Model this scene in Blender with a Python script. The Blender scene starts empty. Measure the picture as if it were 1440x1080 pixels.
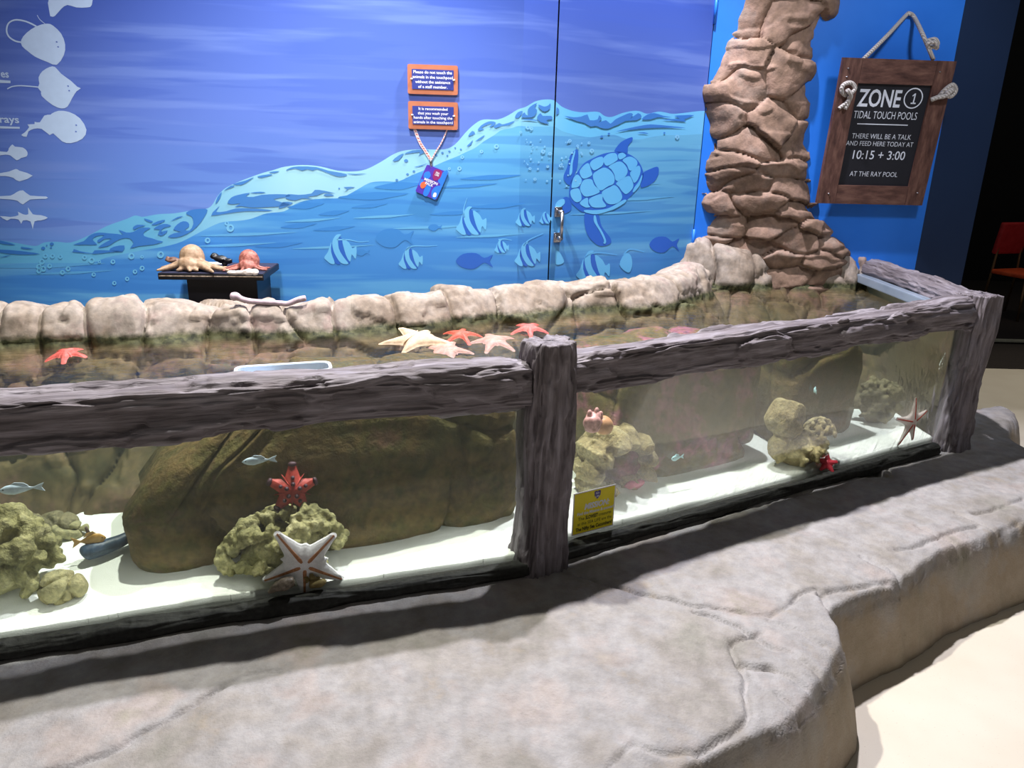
import bpy, bmesh, math, random
import numpy as np
from mathutils import Vector, Matrix, geometry
random.seed(7); RNG = np.random.RandomState(11)
SC = bpy.context.scene; COL = SC.collection

# ------------------------------------------------------------------ camera model
F = 1050.0; PIT = math.radians(17.7); ROL = math.radians(1.5)
CAM = np.array([0, 0, 1.6])
FW = np.array([0, math.cos(PIT), -math.sin(PIT)])
_r0 = np.array([1.0, 0, 0]); _u0 = np.array([0, math.sin(PIT), math.cos(PIT)])
RT = math.cos(ROL)*_r0 + math.sin(ROL)*_u0
UP = math.cos(ROL)*_u0 - math.sin(ROL)*_r0
def ray(u, v): return FW + RT*(u-720)/F - UP*(v-540)/F
def atZ(u, v, z): d = ray(u, v); return CAM + d*(z-1.6)/d[2]
def atY(u, v, y): d = ray(u, v); return CAM + d*y/d[1]
class Plane:
    """vertical (or tilted) plane of a real surface: origin, horizontal unit ex, up unit ey, normal towards the viewer"""
    def __init__(s, o, ex, ey=(0, 0, 1)):
        s.o = np.array(o, float); s.ex = np.array(ex, float); s.ex /= np.linalg.norm(s.ex)
        s.ey = np.array(ey, float); s.ey /= np.linalg.norm(s.ey); s.n = np.cross(s.ex, s.ey)
        if s.n @ (CAM-s.o) < 0: s.n = -s.n
    def at(s, u, v):
        d = ray(u, v); return CAM + d*((s.o-CAM) @ s.n)/(d @ s.n)
    def uv(s, u, v):
        q = s.at(u, v)-s.o; return q @ s.ex, q @ s.ey
    def P(s, a, b, off=0.0): return s.o + s.ex*a + s.ey*b + s.n*off

cam = bpy.data.cameras.new('camera'); co = bpy.data.objects.new('camera', cam); COL.objects.link(co)
cam.sensor_width = 36; cam.lens = F*36/1440; cam.clip_start = 0.02
M = Matrix.Identity(4)
for i in range(3): M[i][0] = RT[i]; M[i][1] = UP[i]; M[i][2] = -FW[i]; M[i][3] = CAM[i]
co.matrix_world = M; SC.camera = co

# ------------------------------------------------------------------ noise
def _h(x, y, z):
    n = (x.astype(np.int64)*374761393 + y.astype(np.int64)*668265263 + z.astype(np.int64)*1274126177) & 0xffffffff
    n = ((n ^ (n >> 13))*1274126177) & 0xffffffff
    n = (n ^ (n >> 16)) & 0xffffffff
    return n.astype(np.float64)/2147483647.5 - 1.0
def vnoise(P):
    i = np.floor(P); f = P-i; f = f*f*f*(f*(f*6-15)+10); i = i.astype(np.int64)
    r = 0
    for a in (0, 1):
        wx = f[:, 0] if a else 1-f[:, 0]
        for b in (0, 1):
            wy = f[:, 1] if b else 1-f[:, 1]
            for c in (0, 1):
                wz = f[:, 2] if c else 1-f[:, 2]
                r = r + wx*wy*wz*_h(i[:, 0]+a, i[:, 1]+b, i[:, 2]+c)
    return r
def fbm(P, oct=4, sc=1.0, off=0.0):
    P = np.asarray(P, float)*sc + off; a = 1.0; r = 0; t = 0
    for _ in range(oct):
        r = r + a*vnoise(P); t += a; a *= .5; P = P*2.03 + 17.3
    return r/t
def sstep(a, b, x):
    t = np.clip((x-a)/(b-a), 0, 1); return t*t*(3-2*t)
def voro(P, S):
    """distance to nearest and second nearest seed, and the index of the nearest"""
    n = len(P); f1 = np.empty(n); f2 = np.empty(n); ix = np.empty(n, int)
    for k in range(0, n, 20000):
        d = np.sqrt(((P[k:k+20000, None, :]-S[None])**2).sum(2))
        o = np.argpartition(d, 1, axis=1)[:, :2]; r = np.arange(len(o))
        a = d[r, o[:, 0]]; b = d[r, o[:, 1]]; sw = a > b
        f1[k:k+20000] = np.where(sw, b, a); f2[k:k+20000] = np.where(sw, a, b)
        ix[k:k+20000] = np.where(sw, o[:, 1], o[:, 0])
    return f1, f2, ix

# ------------------------------------------------------------------ materials
def lin(c):
    o = []
    for v in c[:3]:
        v /= 255.0; o.append(v/12.92 if v <= .04045 else ((v+.055)/1.055)**2.4)
    return (*o, 1)
class NT:
    def __init__(s, name):
        s.m = bpy.data.materials.new(name); s.m.use_nodes = True; s.t = s.m.node_tree; s.N = s.t.nodes; s.N.clear()
        s.out = s.n('ShaderNodeOutputMaterial')
    def n(s, typ, **k):
        x = s.N.new(typ)
        for a, b in k.items(): setattr(x, a, b)
        return x
    def l(s, a, b): s.t.links.new(a, b)
    def coord(s, kind='Object', scale=(1, 1, 1)):
        t = s.n('ShaderNodeTexCoord'); mp = s.n('ShaderNodeMapping'); mp.inputs['Scale'].default_value = scale
        if kind == 'World':
            g = s.n('ShaderNodeNewGeometry'); s.l(g.outputs['Position'], mp.inputs['Vector'])
        else: s.l(t.outputs[kind], mp.inputs['Vector'])
        return mp.outputs[0]
    def noise(s, vec, scale, detail=4, rough=.55, dist=0):
        x = s.n('ShaderNodeTexNoise'); x.inputs['Scale'].default_value = scale; x.inputs['Detail'].default_value = detail
        x.inputs['Roughness'].default_value = rough; x.inputs['Distortion'].default_value = dist
        s.l(vec, x.inputs['Vector']); return x.outputs['Fac']
    def ramp(s, fac, stops):
        x = s.n('ShaderNodeValToRGB'); e = x.color_ramp.elements
        while len(e) < len(stops): e.new(.5)
        for q, (p, c) in zip(e, stops): q.position = p; q.color = lin(c) if len(c) == 3 and max(c) > 1 else (*c[:3], 1)
        s.l(fac, x.inputs[0]); return x.outputs[0]
    def mix(s, fac, a, b, mode='MIX'):
        x = s.n('ShaderNodeMix', data_type='RGBA', blend_type=mode)
        for i, v in ((0, fac), (6, a), (7, b)):
            if hasattr(v, 'is_linked'): s.l(v, x.inputs[i])
            else: x.inputs[i].default_value = v
        return x.outputs[2]
    def math(s, op, a, b=0.0, clamp=False):
        x = s.n('ShaderNodeMath', operation=op, use_clamp=clamp)
        for i, v in ((0, a), (1, b)):
            if hasattr(v, 'is_linked'): s.l(v, x.inputs[i])
            else: x.inputs[i].default_value = v
        return x.outputs[0]
    def bump(s, h, strength=.3, dist=.01):
        x = s.n('ShaderNodeBump'); x.inputs['Strength'].default_value = strength; x.inputs['Distance'].default_value = dist
        s.l(h, x.inputs['Height']); return x.outputs[0]
    def pbr(s, col, rough=.6, bump=None, metal=0, spec=.5, **k):
        x = s.n('ShaderNodeBsdfPrincipled')
        if hasattr(col, 'is_linked'): s.l(col, x.inputs['Base Color'])
        else: x.inputs['Base Color'].default_value = lin(col)
        if hasattr(rough, 'is_linked'): s.l(rough, x.inputs['Roughness'])
        else: x.inputs['Roughness'].default_value = rough
        x.inputs['Metallic'].default_value = metal; x.inputs['Specular IOR Level'].default_value = spec
        if bump: s.l(bump, x.inputs['Normal'])
        for a, b in k.items(): x.inputs[a].default_value = b
        s.l(x.outputs[0], s.out.inputs[0]); return s.m
def plain(name, c, rough=.6, metal=0, var=12, sc=30, bmp=0, spec=.5, kind='Object'):
    t = NT(name); v = t.coord(kind); f = t.noise(v, sc)
    c0 = [max(0, x-var) for x in c]; c1 = [min(255, x+var) for x in c]
    b = t.bump(f, bmp, .004) if bmp else None
    return t.pbr(t.ramp(f, [(.3, c0), (.7, c1)]), rough, b, metal, spec)

# ------------------------------------------------------------------ mesh helpers
def meshobj(name, V, Fc, mats, parent=None, smooth=True, mi=None):
    me = bpy.data.meshes.new(name)
    me.from_pydata([tuple(map(float, v)) for v in V], [], [tuple(int(i) for i in f) for f in Fc])
    mats = mats if isinstance(mats, (list, tuple)) else [mats]
    for m in mats: me.materials.append(m)
    if mi is not None: me.polygons.foreach_set('material_index', np.array(mi, dtype=np.int32))
    if smooth: me.polygons.foreach_set('use_smooth', np.ones(len(me.polygons), dtype=bool))
    me.update()
    o = bpy.data.objects.new(name, me); COL.objects.link(o)
    if parent: o.parent = parent
    return o
def gridfaces(nu, nv, cu=False, cv=False, base=0, flip=False):
    iu = np.arange(nu if cu else nu-1); iv = np.arange(nv if cv else nv-1)
    A, B = np.meshgrid(iu, iv, indexing='ij'); A2 = (A+1) % nu; B2 = (B+1) % nv
    q = np.stack([A*nv+B, A2*nv+B, A2*nv+B2, A*nv+B2], -1).reshape(-1, 4)+base
    return q[:, ::-1] if flip else q
def gnormals(G, cu=False, cv=False):
    if cu: du = np.roll(G, -1, 0)-np.roll(G, 1, 0)
    else: du = np.gradient(G, axis=0)
    if cv: dv = np.roll(G, -1, 1)-np.roll(G, 1, 1)
    else: dv = np.gradient(G, axis=1)
    n = np.cross(du, dv); return n/(np.linalg.norm(n, axis=2, keepdims=True)+1e-12)
def tag(o, label=None, cat=None, group=None, kind=None):
    for k, v in (('label', label), ('category', cat), ('group', group), ('kind', kind)):
        if v: o[k] = v
    return o
def empty(name, loc=(0, 0, 0), rz=0.0):
    o = bpy.data.objects.new(name, None); COL.objects.link(o); o.location = loc; o.rotation_euler = (0, 0, rz); o.empty_display_size = .05
    return o
def copytree(o, parent=None):
    c = o.copy(); COL.objects.link(c)
    if parent: c.parent = parent
    for ch in list(o.children): copytree(ch, c)
    return c
class MB:
    """collects geometry for ONE mesh object"""
    def __init__(s): s.V = []; s.F = []; s.I = []
    def add(s, V, Fc, mi=0):
        b = len(s.V); s.V += [tuple(map(float, v)) for v in V]
        for f in Fc: s.F.append(tuple(int(i)+b for i in f)); s.I.append(mi)
        return s
    def box(s, c, d, rot=None, mi=0, bev=0.0):
        bm = bmesh.new(); bmesh.ops.create_cube(bm, size=1)
        bmesh.ops.scale(bm, vec=d, verts=bm.verts)
        if bev: bmesh.ops.bevel(bm, geom=bm.edges[:], offset=bev, segments=2, affect='EDGES', profile=.7)
        m = Matrix.Translation(c) @ (rot.to_4x4() if rot else Matrix.Identity(4)); bm.transform(m)
        return s.bm(bm, mi)
    def bm(s, bm, mi=0):
        bm.verts.index_update(); s.add([v.co for v in bm.verts], [[v.index for v in f.verts] for f in bm.faces], mi); bm.free(); return s
    def tube(s, pts, r, seg=10, mi=0, cap=True):
        pts = [np.array(p, float) for p in pts]; n = len(pts); rr = r if isinstance(r, (list, tuple, np.ndarray)) else [r]*n
        V = []; ref = None
        for i in range(n):
            t = pts[min(i+1, n-1)]-pts[max(i-1, 0)]; t /= np.linalg.norm(t)+1e-12
            if ref is None: ref = np.array([0, 0, 1.]) if abs(t[2]) < .9 else np.array([1., 0, 0])
            a = np.cross(t, ref); a /= np.linalg.norm(a)+1e-12; b = np.cross(a, t); ref = b
            for k in range(seg):
                th = 2*math.pi*k/seg; V.append(pts[i]+(a*math.cos(th)+b*math.sin(th))*rr[i])
        Fc = gridfaces(n, seg, cv=True).tolist()
        if cap: Fc += [list(range(seg)), list(range((n-1)*seg, n*seg))[::-1]]
        return s.add(V, Fc, mi)
    def ell(s, c, r, rot=None, seg=14, mi=0, wob=0.0, sub=2):
        bm = bmesh.new(); bmesh.ops.create_icosphere(bm, subdivisions=sub, radius=1)
        V = np.array([v.co for v in bm.verts])
        if wob: V = V*(1+wob*fbm(V, 3, 1.7, random.random()*90))[:, None]
        V = V*np.array(r)
        if rot is not None: V = V @ np.array(rot.to_3x3() if hasattr(rot, 'to_3x3') else rot).T
        Fc = [[v.index for v in f.verts] for f in bm.faces]; bm.free()
        return s.add(V+np.array(c), Fc, mi)
    def poly(s, pts, mi=0):
        """filled, possibly concave outline of 3D points lying in a plane"""
        vs = [Vector(p) for p in pts]; tri = geometry.tessellate_polygon([vs])
        return s.add(vs, tri, mi)
    def prism(s, pts, off, mi=0):
        """outline extruded by vector off"""
        n = len(pts); A = [np.array(p, float) for p in pts]; B = [p+np.array(off) for p in A]
        tri = geometry.tessellate_polygon([[Vector(p) for p in A]])
        Fc = [tuple(t) for t in tri]+[tuple(i+n for i in t[::-1]) for t in tri]+[(i, (i+1) % n, (i+1) % n+n, i+n) for i in range(n)]
        return s.add(A+B, Fc, mi)
    def build(s, name, mats, parent=None, smooth=False, remesh=0):
        o = meshobj(name, s.V, s.F, mats, parent, smooth, s.I)
        if not remesh:
            bm = bmesh.new(); bm.from_mesh(o.data); bmesh.ops.recalc_face_normals(bm, faces=bm.faces[:]); bm.to_mesh(o.data); bm.free()
        else:
            md = o.modifiers.new('r', 'REMESH'); md.mode = 'VOXEL'; md.voxel_size = remesh; md.use_smooth_shade = True
        return o
def smoothpoly(p, k=4):
    p = np.array(p, float); n = len(p); out = []
    for i in range(n):
        a, b, c, d = p[i-1], p[i], p[(i+1) % n], p[(i+2) % n]
        for j in range(k):
            t = j/k; out.append(.5*(2*b+(c-a)*t+(2*a-5*b+4*c-d)*t*t+(3*b-a-3*c+d)*t**3))
    return out
def smoothline(p, k=6):
    p = np.array(p, float); n = len(p); out = []
    for i in range(n-1):
        a, b, c, d = p[max(i-1, 0)], p[i], p[i+1], p[min(i+2, n-1)]
        for j in range(k):
            t = j/k; out.append(.5*(2*b+(c-a)*t+(2*a-5*b+4*c-d)*t*t+(3*b-a-3*c+d)*t**3))
    out.append(p[-1]); return out
def ribbon2(p, w):
    """2D stroke outline of a polyline (width w, or list of widths)"""
    p = np.array(p, float); n = len(p); w = np.full(n, w) if np.isscalar(w) else np.interp(np.linspace(0, 1, n), np.linspace(0, 1, len(w)), w)
    t = np.gradient(p, axis=0); t /= np.linalg.norm(t, axis=1, keepdims=True)+1e-9
    nn = np.stack([-t[:, 1], t[:, 0]], 1)*w[:, None]/2
    return list(p+nn)+list((p-nn)[::-1])
_TC = {}
def text2d(txt, bold=0.0, shear=0.0):
    """2D triangles of a line of lettering, normalised to cap height about 1, left at 0; returns verts, faces, width"""
    key = (txt, bold, shear)
    if key in _TC: return _TC[key]
    cu = bpy.data.curves.new('txt', 'FONT'); cu.body = txt; cu.size = 1.0; cu.shear = shear; cu.offset = bold; cu.resolution_u = 3
    o = bpy.data.objects.new('txt', cu); COL.objects.link(o)
    dg = bpy.context.evaluated_depsgraph_get(); me = bpy.data.meshes.new_from_object(o.evaluated_get(dg))
    V = np.array([v.co[:2] for v in me.vertices]); Fc = [tuple(p.vertices) for p in me.polygons]
    bpy.data.objects.remove(o); bpy.data.curves.remove(cu); bpy.data.meshes.remove(me)
    V[:, 0] -= V[:, 0].min(); V /= .69; _TC[key] = (V, Fc, V[:, 0].max()); return _TC[key]
def put_text(mb, pl, txt, cx, base, capH, width=None, off=.001, align='C', mi=0, bold=0.0, shear=0.0):
    V, Fc, w = text2d(txt, bold, shear); sx = capH if width is None else width/w
    x0 = cx - (w*sx/2 if align == 'C' else (w*sx if align == 'R' else 0))
    mb.add([pl.P(x0+x*sx, base+y*capH, off) for x, y in V], Fc, mi)
# ------------------------------------------------------------------ wall planes
PL = Plane((0, 3.75, 0), (1, .10, 0))
c0 = PL.at(732, 200)
PD = Plane((c0[0], c0[1], 0), (1, .52, 0))
c1 = PD.at(988, 200)
PR = Plane((c1[0], c1[1], 0), (1, .07, 0))
c2 = PR.at(1320, 200)
PN = Plane((c2[0], c2[1], 0), (1, .25, 0))
c3 = PN.at(1393, 200)
WH = 3.3

def mural_print(name, stops, streak, zlo, zhi, streak_amt, rough=.32):
    t = NT(name); g = t.n('ShaderNodeNewGeometry'); sx = t.n('ShaderNodeSeparateXYZ'); t.l(g.outputs['Position'], sx.inputs[0])
    z = t.n('ShaderNodeMapRange'); t.l(sx.outputs[2], z.inputs[0]); z.inputs[1].default_value = zlo; z.inputs[2].default_value = zhi
    col = t.ramp(z.outputs[0], stops)
    v = t.coord('World', (.55, .55, 7.5)); n = t.noise(v, 1.6, 3, .5, .25)
    f = t.n('ShaderNodeMapRange'); t.l(n, f.inputs[0]); f.inputs[1].default_value = .5; f.inputs[2].default_value = .62
    n2 = t.noise(t.coord('World', (.8, .8, 12)), 1.5, 2, .5, .3)
    f2 = t.n('ShaderNodeMapRange'); t.l(n2, f2.inputs[0]); f2.inputs[1].default_value = .54; f2.inputs[2].default_value = .6
    col = t.mix(t.math('MULTIPLY', f.outputs[0], streak_amt), col, lin(streak[0]))
    col = t.mix(t.math('MULTIPLY', f2.outputs[0], streak_amt*.8), col, lin(streak[1]))
    return t.pbr(col, rough, None, 0, .35)
m_sky = mural_print('mural_upper_blue', [(0, (104, 146, 218)), (.5, (96, 123, 203)), (1, (64, 90, 176))], ((122, 148, 216), (68, 96, 186)), 1.1, 2.3, .4)
m_sea = mural_print('mural_sea_blue', [(0, (70, 138, 212)), (.45, (76, 148, 214)), (1, (108, 184, 226))], ((116, 188, 230), (58, 122, 202)), .95, 1.75, .5)
def by_x(name, stops, rough=.32):
    t = NT(name); g = t.n('ShaderNodeNewGeometry'); sx = t.n('ShaderNodeSeparateXYZ'); t.l(g.outputs['Position'], sx.inputs[0])
    x = t.n('ShaderNodeMapRange'); t.l(sx.outputs[0], x.inputs[0]); x.inputs[1].default_value = -2.7; x.inputs[2].default_value = 1.2
    return t.pbr(t.ramp(x.outputs[0], stops), rough, None, 0, .35)
m_foam = by_x('mural_foam', [(0, (92, 172, 220)), (.25, (104, 180, 220)), (.42, (160, 212, 230)), (.68, (140, 202, 230)), (.76, (104, 190, 240)), (1, (118, 196, 246))])
m_curl = by_x('mural_curl_dark', [(0, (52, 116, 196)), (.3, (64, 126, 200)), (.5, (84, 138, 198)), (1, (56, 122, 212))])
m_bub = by_x('mural_bubble', [(0, (96, 182, 226)), (.5, (130, 195, 232)), (1, (140, 205, 245))])
m_fl = by_x('mural_fish_light', [(0, (110, 186, 232)), (.6, (112, 188, 235)), (1, (96, 188, 255))])
m_fd = by_x('mural_fish_dark', [(0, (44, 100, 190)), (.6, (50, 104, 196)), (1, (52, 104, 212))])
m_sil = plain('mural_white_silhouette', (192, 216, 246), .35, var=3)
m_edge = plain('door_edge_black', (6, 8, 16), .6, var=2)
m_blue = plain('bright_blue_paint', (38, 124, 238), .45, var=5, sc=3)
m_navy = plain('navy_wall', (26, 48, 84), .5, var=2, sc=3)  # even dark navy tone of the side wall
m_sd = by_x('mural_streak_dark', [(0, (48, 116, 200)), (.5, (66, 136, 206)), (1, (62, 136, 216))]); m_sl = by_x('mural_streak_light', [(0, (84, 158, 216)), (.5, (104, 176, 222)), (1, (98, 178, 236))])
WM = [m_sky, m_sea, m_foam, m_curl, m_bub, m_fl, m_fd, m_sil, m_edge, m_sd, m_sl]

TOP = [(-400, 300), (-120, 330), (-20, 336), (0, 338), (25, 342), (50, 346), (62, 341), (80, 340), (100, 341), (125, 331), (150, 318), (178, 308), (190, 303), (200, 305), (212, 303), (225, 301), (245, 300), (270, 296), (292, 293), (300, 286), (305, 277), (315, 266), (330, 258), (350, 250), (370, 243), (385, 239), (400, 234.5), (425, 232), (450, 234), (475, 240), (497, 241), (515, 238), (535, 228), (555, 216), (573, 211), (600, 210), (625, 210), (640, 203), (655, 186), (668, 174), (680, 168), (700, 168), (715, 162), (728, 154), (740, 150), (752, 143), (765, 140), (779, 141), (790, 150), (805, 156), (820, 158), (835, 157), (843, 158), (850, 163), (860, 164.5), (875, 159), (890, 156), (900, 156.5), (910, 160), (925, 157), (935, 158), (945, 160), (960, 159), (985, 156), (1010, 156)]
BOT = [(-400, 350), (-120, 366), (-20, 372), (0, 371), (40, 370), (80, 370), (110, 372), (130, 370), (150, 362), (175, 357), (200, 352), (230, 347), (255, 340), (280, 327), (300, 317), (315, 312), (340, 310), (355, 307), (375, 300), (400, 297), (415, 287), (435, 281), (460, 279), (480, 278), (500, 268), (520, 257), (540, 255), (560, 255), (580, 246), (605, 236), (625, 227), (645, 219), (655, 214), (668, 208), (680, 199), (695, 190), (705, 183), (720, 180), (730, 177), (745, 178), (765, 178), (780, 178), (790, 184), (810, 190), (830, 193), (850, 190), (865, 190), (880, 195), (900, 196), (915, 193), (935, 190), (960, 190), (1010, 187)]
def panel(mb, pl, a0, a1, umin, umax, n):
    tp = np.array(sorted(pl.uv(u, v) for u, v in smoothline(TOP, 3) if umin <= u <= umax)); bt = np.array(sorted(pl.uv(u, v) for u, v in smoothline(BOT, 3) if umin <= u <= umax))
    A = np.linspace(a0, a1, n); T = np.interp(A, tp[:, 0], tp[:, 1]); B = np.interp(A, bt[:, 0], bt[:, 1])
    for i in range(n-1):
        a, b = A[i], A[i+1]
        for (y0, y1, y2, y3, mi) in ((T[i], T[i+1], WH, WH, 0), (B[i], B[i+1], T[i+1], T[i], 2), (0, 0, B[i+1], B[i], 1)):
            mb.add([pl.P(a, y0), pl.P(b, y1), pl.P(b, y2), pl.P(a, y3)], [(0, 1, 2, 3)], mi)
wall = MB(); door = MB()
aC = PL.uv(732, 200)[0]; aS = PD.uv(778.5, 200)[0]; aE = PD.uv(988, 200)[0]
panel(wall, PL, PL.uv(-330, 200)[0], aC, -400, 745, 420)
panel(wall, PD, 0, aS-.004, 715, 800, 24)
panel(door, PD, aS+.004, aE-.006, 760, 1010, 140)
# door leaf thickness and wall returns
def edge_box(mb, pl, a0, a1, z0, z1, d0, d1, mi):
    q = [pl.P(a, z, -d) for d in (d0, d1) for a, z in ((a0, z0), (a1, z0), (a1, z1), (a0, z1))]
    mb.add(q, [(4, 7, 6, 5), (0, 4, 5, 1), (1, 5, 6, 2), (2, 6, 7, 3), (3, 7, 4, 0)], mi)
edge_box(door, PD, aS+.004, aE-.006, 0, WH, 0, .045, 8)
edge_box(wall, PD, 0, aS-.004, 0, WH, 0, .1, 8)
edge_box(wall, PL, PL.uv(-330, 200)[0], aC, 0, WH, 0, .1, 8)
OFF = {2: .0012, 3: .0018, 4: .0015, 5: .0014, 6: .001, 7: .0012, 9: .0006, 10: .0007}
def dec(pts, mi, sm=2, off=None, pl=None):
    P = smoothpoly(pts, sm) if sm else pts
    u = np.mean([p[0] for p in pts])
    q = pl or (PL if u < 731 else PD); mb = wall if u < 778.5 else door
    if q is PD and 730 < u < 778.5: P = [(min(p[0], 777.5), p[1]) for p in P]
    if mb is door: P = [(max(p[0], 780.5-(p[1]-200)*.035), p[1]) for p in P]
    mb.poly([q.at(a, b)+q.n*(off or OFF[mi]) for a, b in P], mi)
def stroke(pts, w, mi, off=None): dec(ribbon2(smoothline(pts, 5), w), mi, 0, off)
def ring(x, y, r, mi=4, hole=.5):
    n = 14; q = PL if x < 731 else PD; mb = wall if x < 778.5 else door
    o = [q.at(x+r*math.cos(k*2*math.pi/n)*1.0, y+r*math.sin(k*2*math.pi/n))+q.n*.0022 for k in range(n)]
    i = [q.at(x+.1*r+r*hole*math.cos(k*2*math.pi/n)*.8, y-.05*r+r*hole*math.sin(k*2*math.pi/n))+q.n*.0022 for k in range(n)]
    mb.add(o+i, [(k, (k+1) % n, (k+1) % n+n, k+n) for k in range(n)], mi)
for p in [[(0, 338), (22, 344), (12, 344), (0, 342)], [(0, 351), (30, 353), (57, 357), (30, 358), (0, 355)], [(30, 347), (48, 350), (33, 350)], [(0, 362), (16, 358), (8, 361)],
 [(125, 332), (133, 328), (142, 327), (152, 328), (166, 329), (173, 330), (167, 323), (178, 327), (188, 326), (196, 321), (206, 320), (212, 321), (203, 326), (203, 332), (214, 335), (222, 338), (230, 340), (215, 344), (196, 346), (183, 349), (188, 342), (182, 335), (170, 336), (160, 341), (152, 346), (138, 348), (148, 341), (157, 336), (147, 336), (140, 341), (137, 338), (147, 331), (136, 332), (130, 337), (137, 344), (120, 344), (103, 344), (118, 339)],
 [(88, 353), (102, 354), (104, 350), (112, 353), (130, 356), (133, 352), (150, 352), (175, 353), (152, 355), (134, 357), (110, 355)], [(154, 352), (160, 347), (175, 345), (172, 354)],
 [(187, 320), (193, 316), (205, 317), (195, 320), (189, 323)], [(203, 307), (215, 311), (212, 313), (205, 310)], [(213, 316), (222, 311), (232, 309), (230, 312), (220, 316)],
 [(216, 322), (225, 316), (235, 315), (241, 318), (232, 320), (227, 324), (230, 331), (222, 330), (225, 323)], [(240, 311), (250, 305), (258, 304), (248, 308)], [(225, 327), (236, 324), (231, 330)],
 [(236, 333), (245, 328), (255, 326), (244, 323), (250, 315), (258, 311), (265, 313), (266, 319), (260, 323), (267, 324), (272, 315), (270, 305), (264, 302), (262, 299), (270, 295), (284, 293.5), (292, 295), (287, 306), (277, 319), (263, 329), (248, 334)],
 [(303, 287), (306, 277), (312, 270), (309, 280)], [(315, 268), (325, 261), (330, 262), (320, 266)], [(327, 259), (345, 254), (357, 249), (352, 253), (340, 260)], [(362, 248), (378, 245), (383, 246), (368, 250)], [(378, 242), (393, 240.5), (386, 243.5)],
 [(320, 286), (325, 278), (335, 274), (352, 271), (346, 276), (356, 277), (368, 274), (390, 273), (408, 274), (404, 277), (385, 280), (395, 284), (408, 287), (400, 290), (380, 291), (355, 292), (340, 290), (330, 291), (338, 286), (330, 287)],
 [(297, 303), (305, 293), (309, 290), (304, 298), (318, 297), (332, 293), (352, 293), (370, 294), (384, 296), (370, 297), (345, 297), (320, 300)], [(352, 271), (366, 269.5), (374, 271), (360, 272)],
 [(405, 273), (420, 274), (438, 272), (443, 267), (455, 268), (472, 272), (456, 271), (446, 275), (432, 277), (440, 280), (425, 279), (415, 282), (402, 279)], [(455, 274), (462, 272), (470, 275), (460, 276)], [(398, 284), (412, 285), (404, 290), (392, 293)],
 [(402, 240), (408, 236), (420, 234), (445, 235), (462, 240), (487, 244.5), (485, 248), (474, 248), (460, 243), (446, 238), (440, 240), (432, 238), (425, 240), (415, 237)], [(487, 244), (500, 244.5), (516, 244), (500, 246)],
 [(483, 263), (500, 263), (490, 266), (482, 272), (488, 266)], [(552, 226), (560, 219), (568, 216), (560, 226)], [(568, 217), (580, 211.5), (597, 210.5), (603, 212), (592, 217), (588, 220), (590, 214)], [(582, 235), (597, 231), (603, 228), (592, 234)],
 [(658, 192), (664, 184), (668, 188)], [(672, 182), (677, 176), (684, 172), (690, 170.5), (697, 172), (694, 177), (688, 179), (692, 174), (684, 176), (677, 180), (681, 182), (674, 184)], [(694, 178), (702, 173), (706, 175), (714, 173), (724, 170), (716, 176), (706, 177), (698, 180)],
 [(656, 206), (662, 200), (665, 197), (662, 204)], [(668, 199), (676, 193), (682, 190), (676, 196)], [(724, 165), (728, 158), (735, 156), (733, 161), (729, 166)], [(733, 165), (737, 158), (739, 161), (743, 162), (742, 154), (748, 148), (755, 145), (752, 151), (755, 155), (753, 161), (748, 165)],
 [(757, 147), (765, 150), (771, 148), (774, 145), (773, 153), (766, 157), (759, 153)], [(755, 165), (760, 159), (763, 163), (775, 163), (776, 168), (768, 169), (772, 174), (760, 172)], [(733, 168), (745, 167), (758, 170), (745, 169)], [(782, 151), (786, 154), (785, 160), (781, 161)],
 [(793, 163), (806, 165), (817, 164), (826, 161), (829, 169), (840, 168), (842, 162), (846, 167), (842, 172), (852, 169), (858, 174), (865, 168), (875, 163), (885, 159), (890, 161), (886, 167), (897, 159), (902, 164), (895, 169), (880, 170), (870, 175), (862, 178), (855, 181), (845, 180), (838, 177), (830, 178), (822, 173), (810, 170)],
 [(902, 168), (910, 161), (920, 159), (933, 163), (945, 165), (925, 165), (915, 168)], [(948, 163), (960, 162), (976, 162), (962, 168), (965, 171), (950, 170), (930, 168), (955, 167)], [(866, 185), (885, 180), (900, 177), (915, 175), (940, 177), (965, 180), (940, 179.5), (915, 180), (890, 182)], [(896, 187), (905, 186), (912, 188)]]:
    dec(p, 3)
for x, y, r in [(571, 226, 3), (573, 245, 2), (582, 241, 2), (558, 253, 2), (613, 218, 2), (622, 215, 1.8), (632, 213, 1.8), (629, 219, 1.5), (61, 349, 3), (73, 343, 3), (72, 348, 1.5), (66, 345, 1.2), (648, 210, 1.5), (640, 208, 1.4), (846, 192, 2.2), (856, 188, 1.8), (934, 187, 1.6), (477, 265, 1.4)]:
    dec([(x-r, y), (x, y-r*.8), (x+r, y), (x, y+r*.8)], 3, 4)
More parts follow.
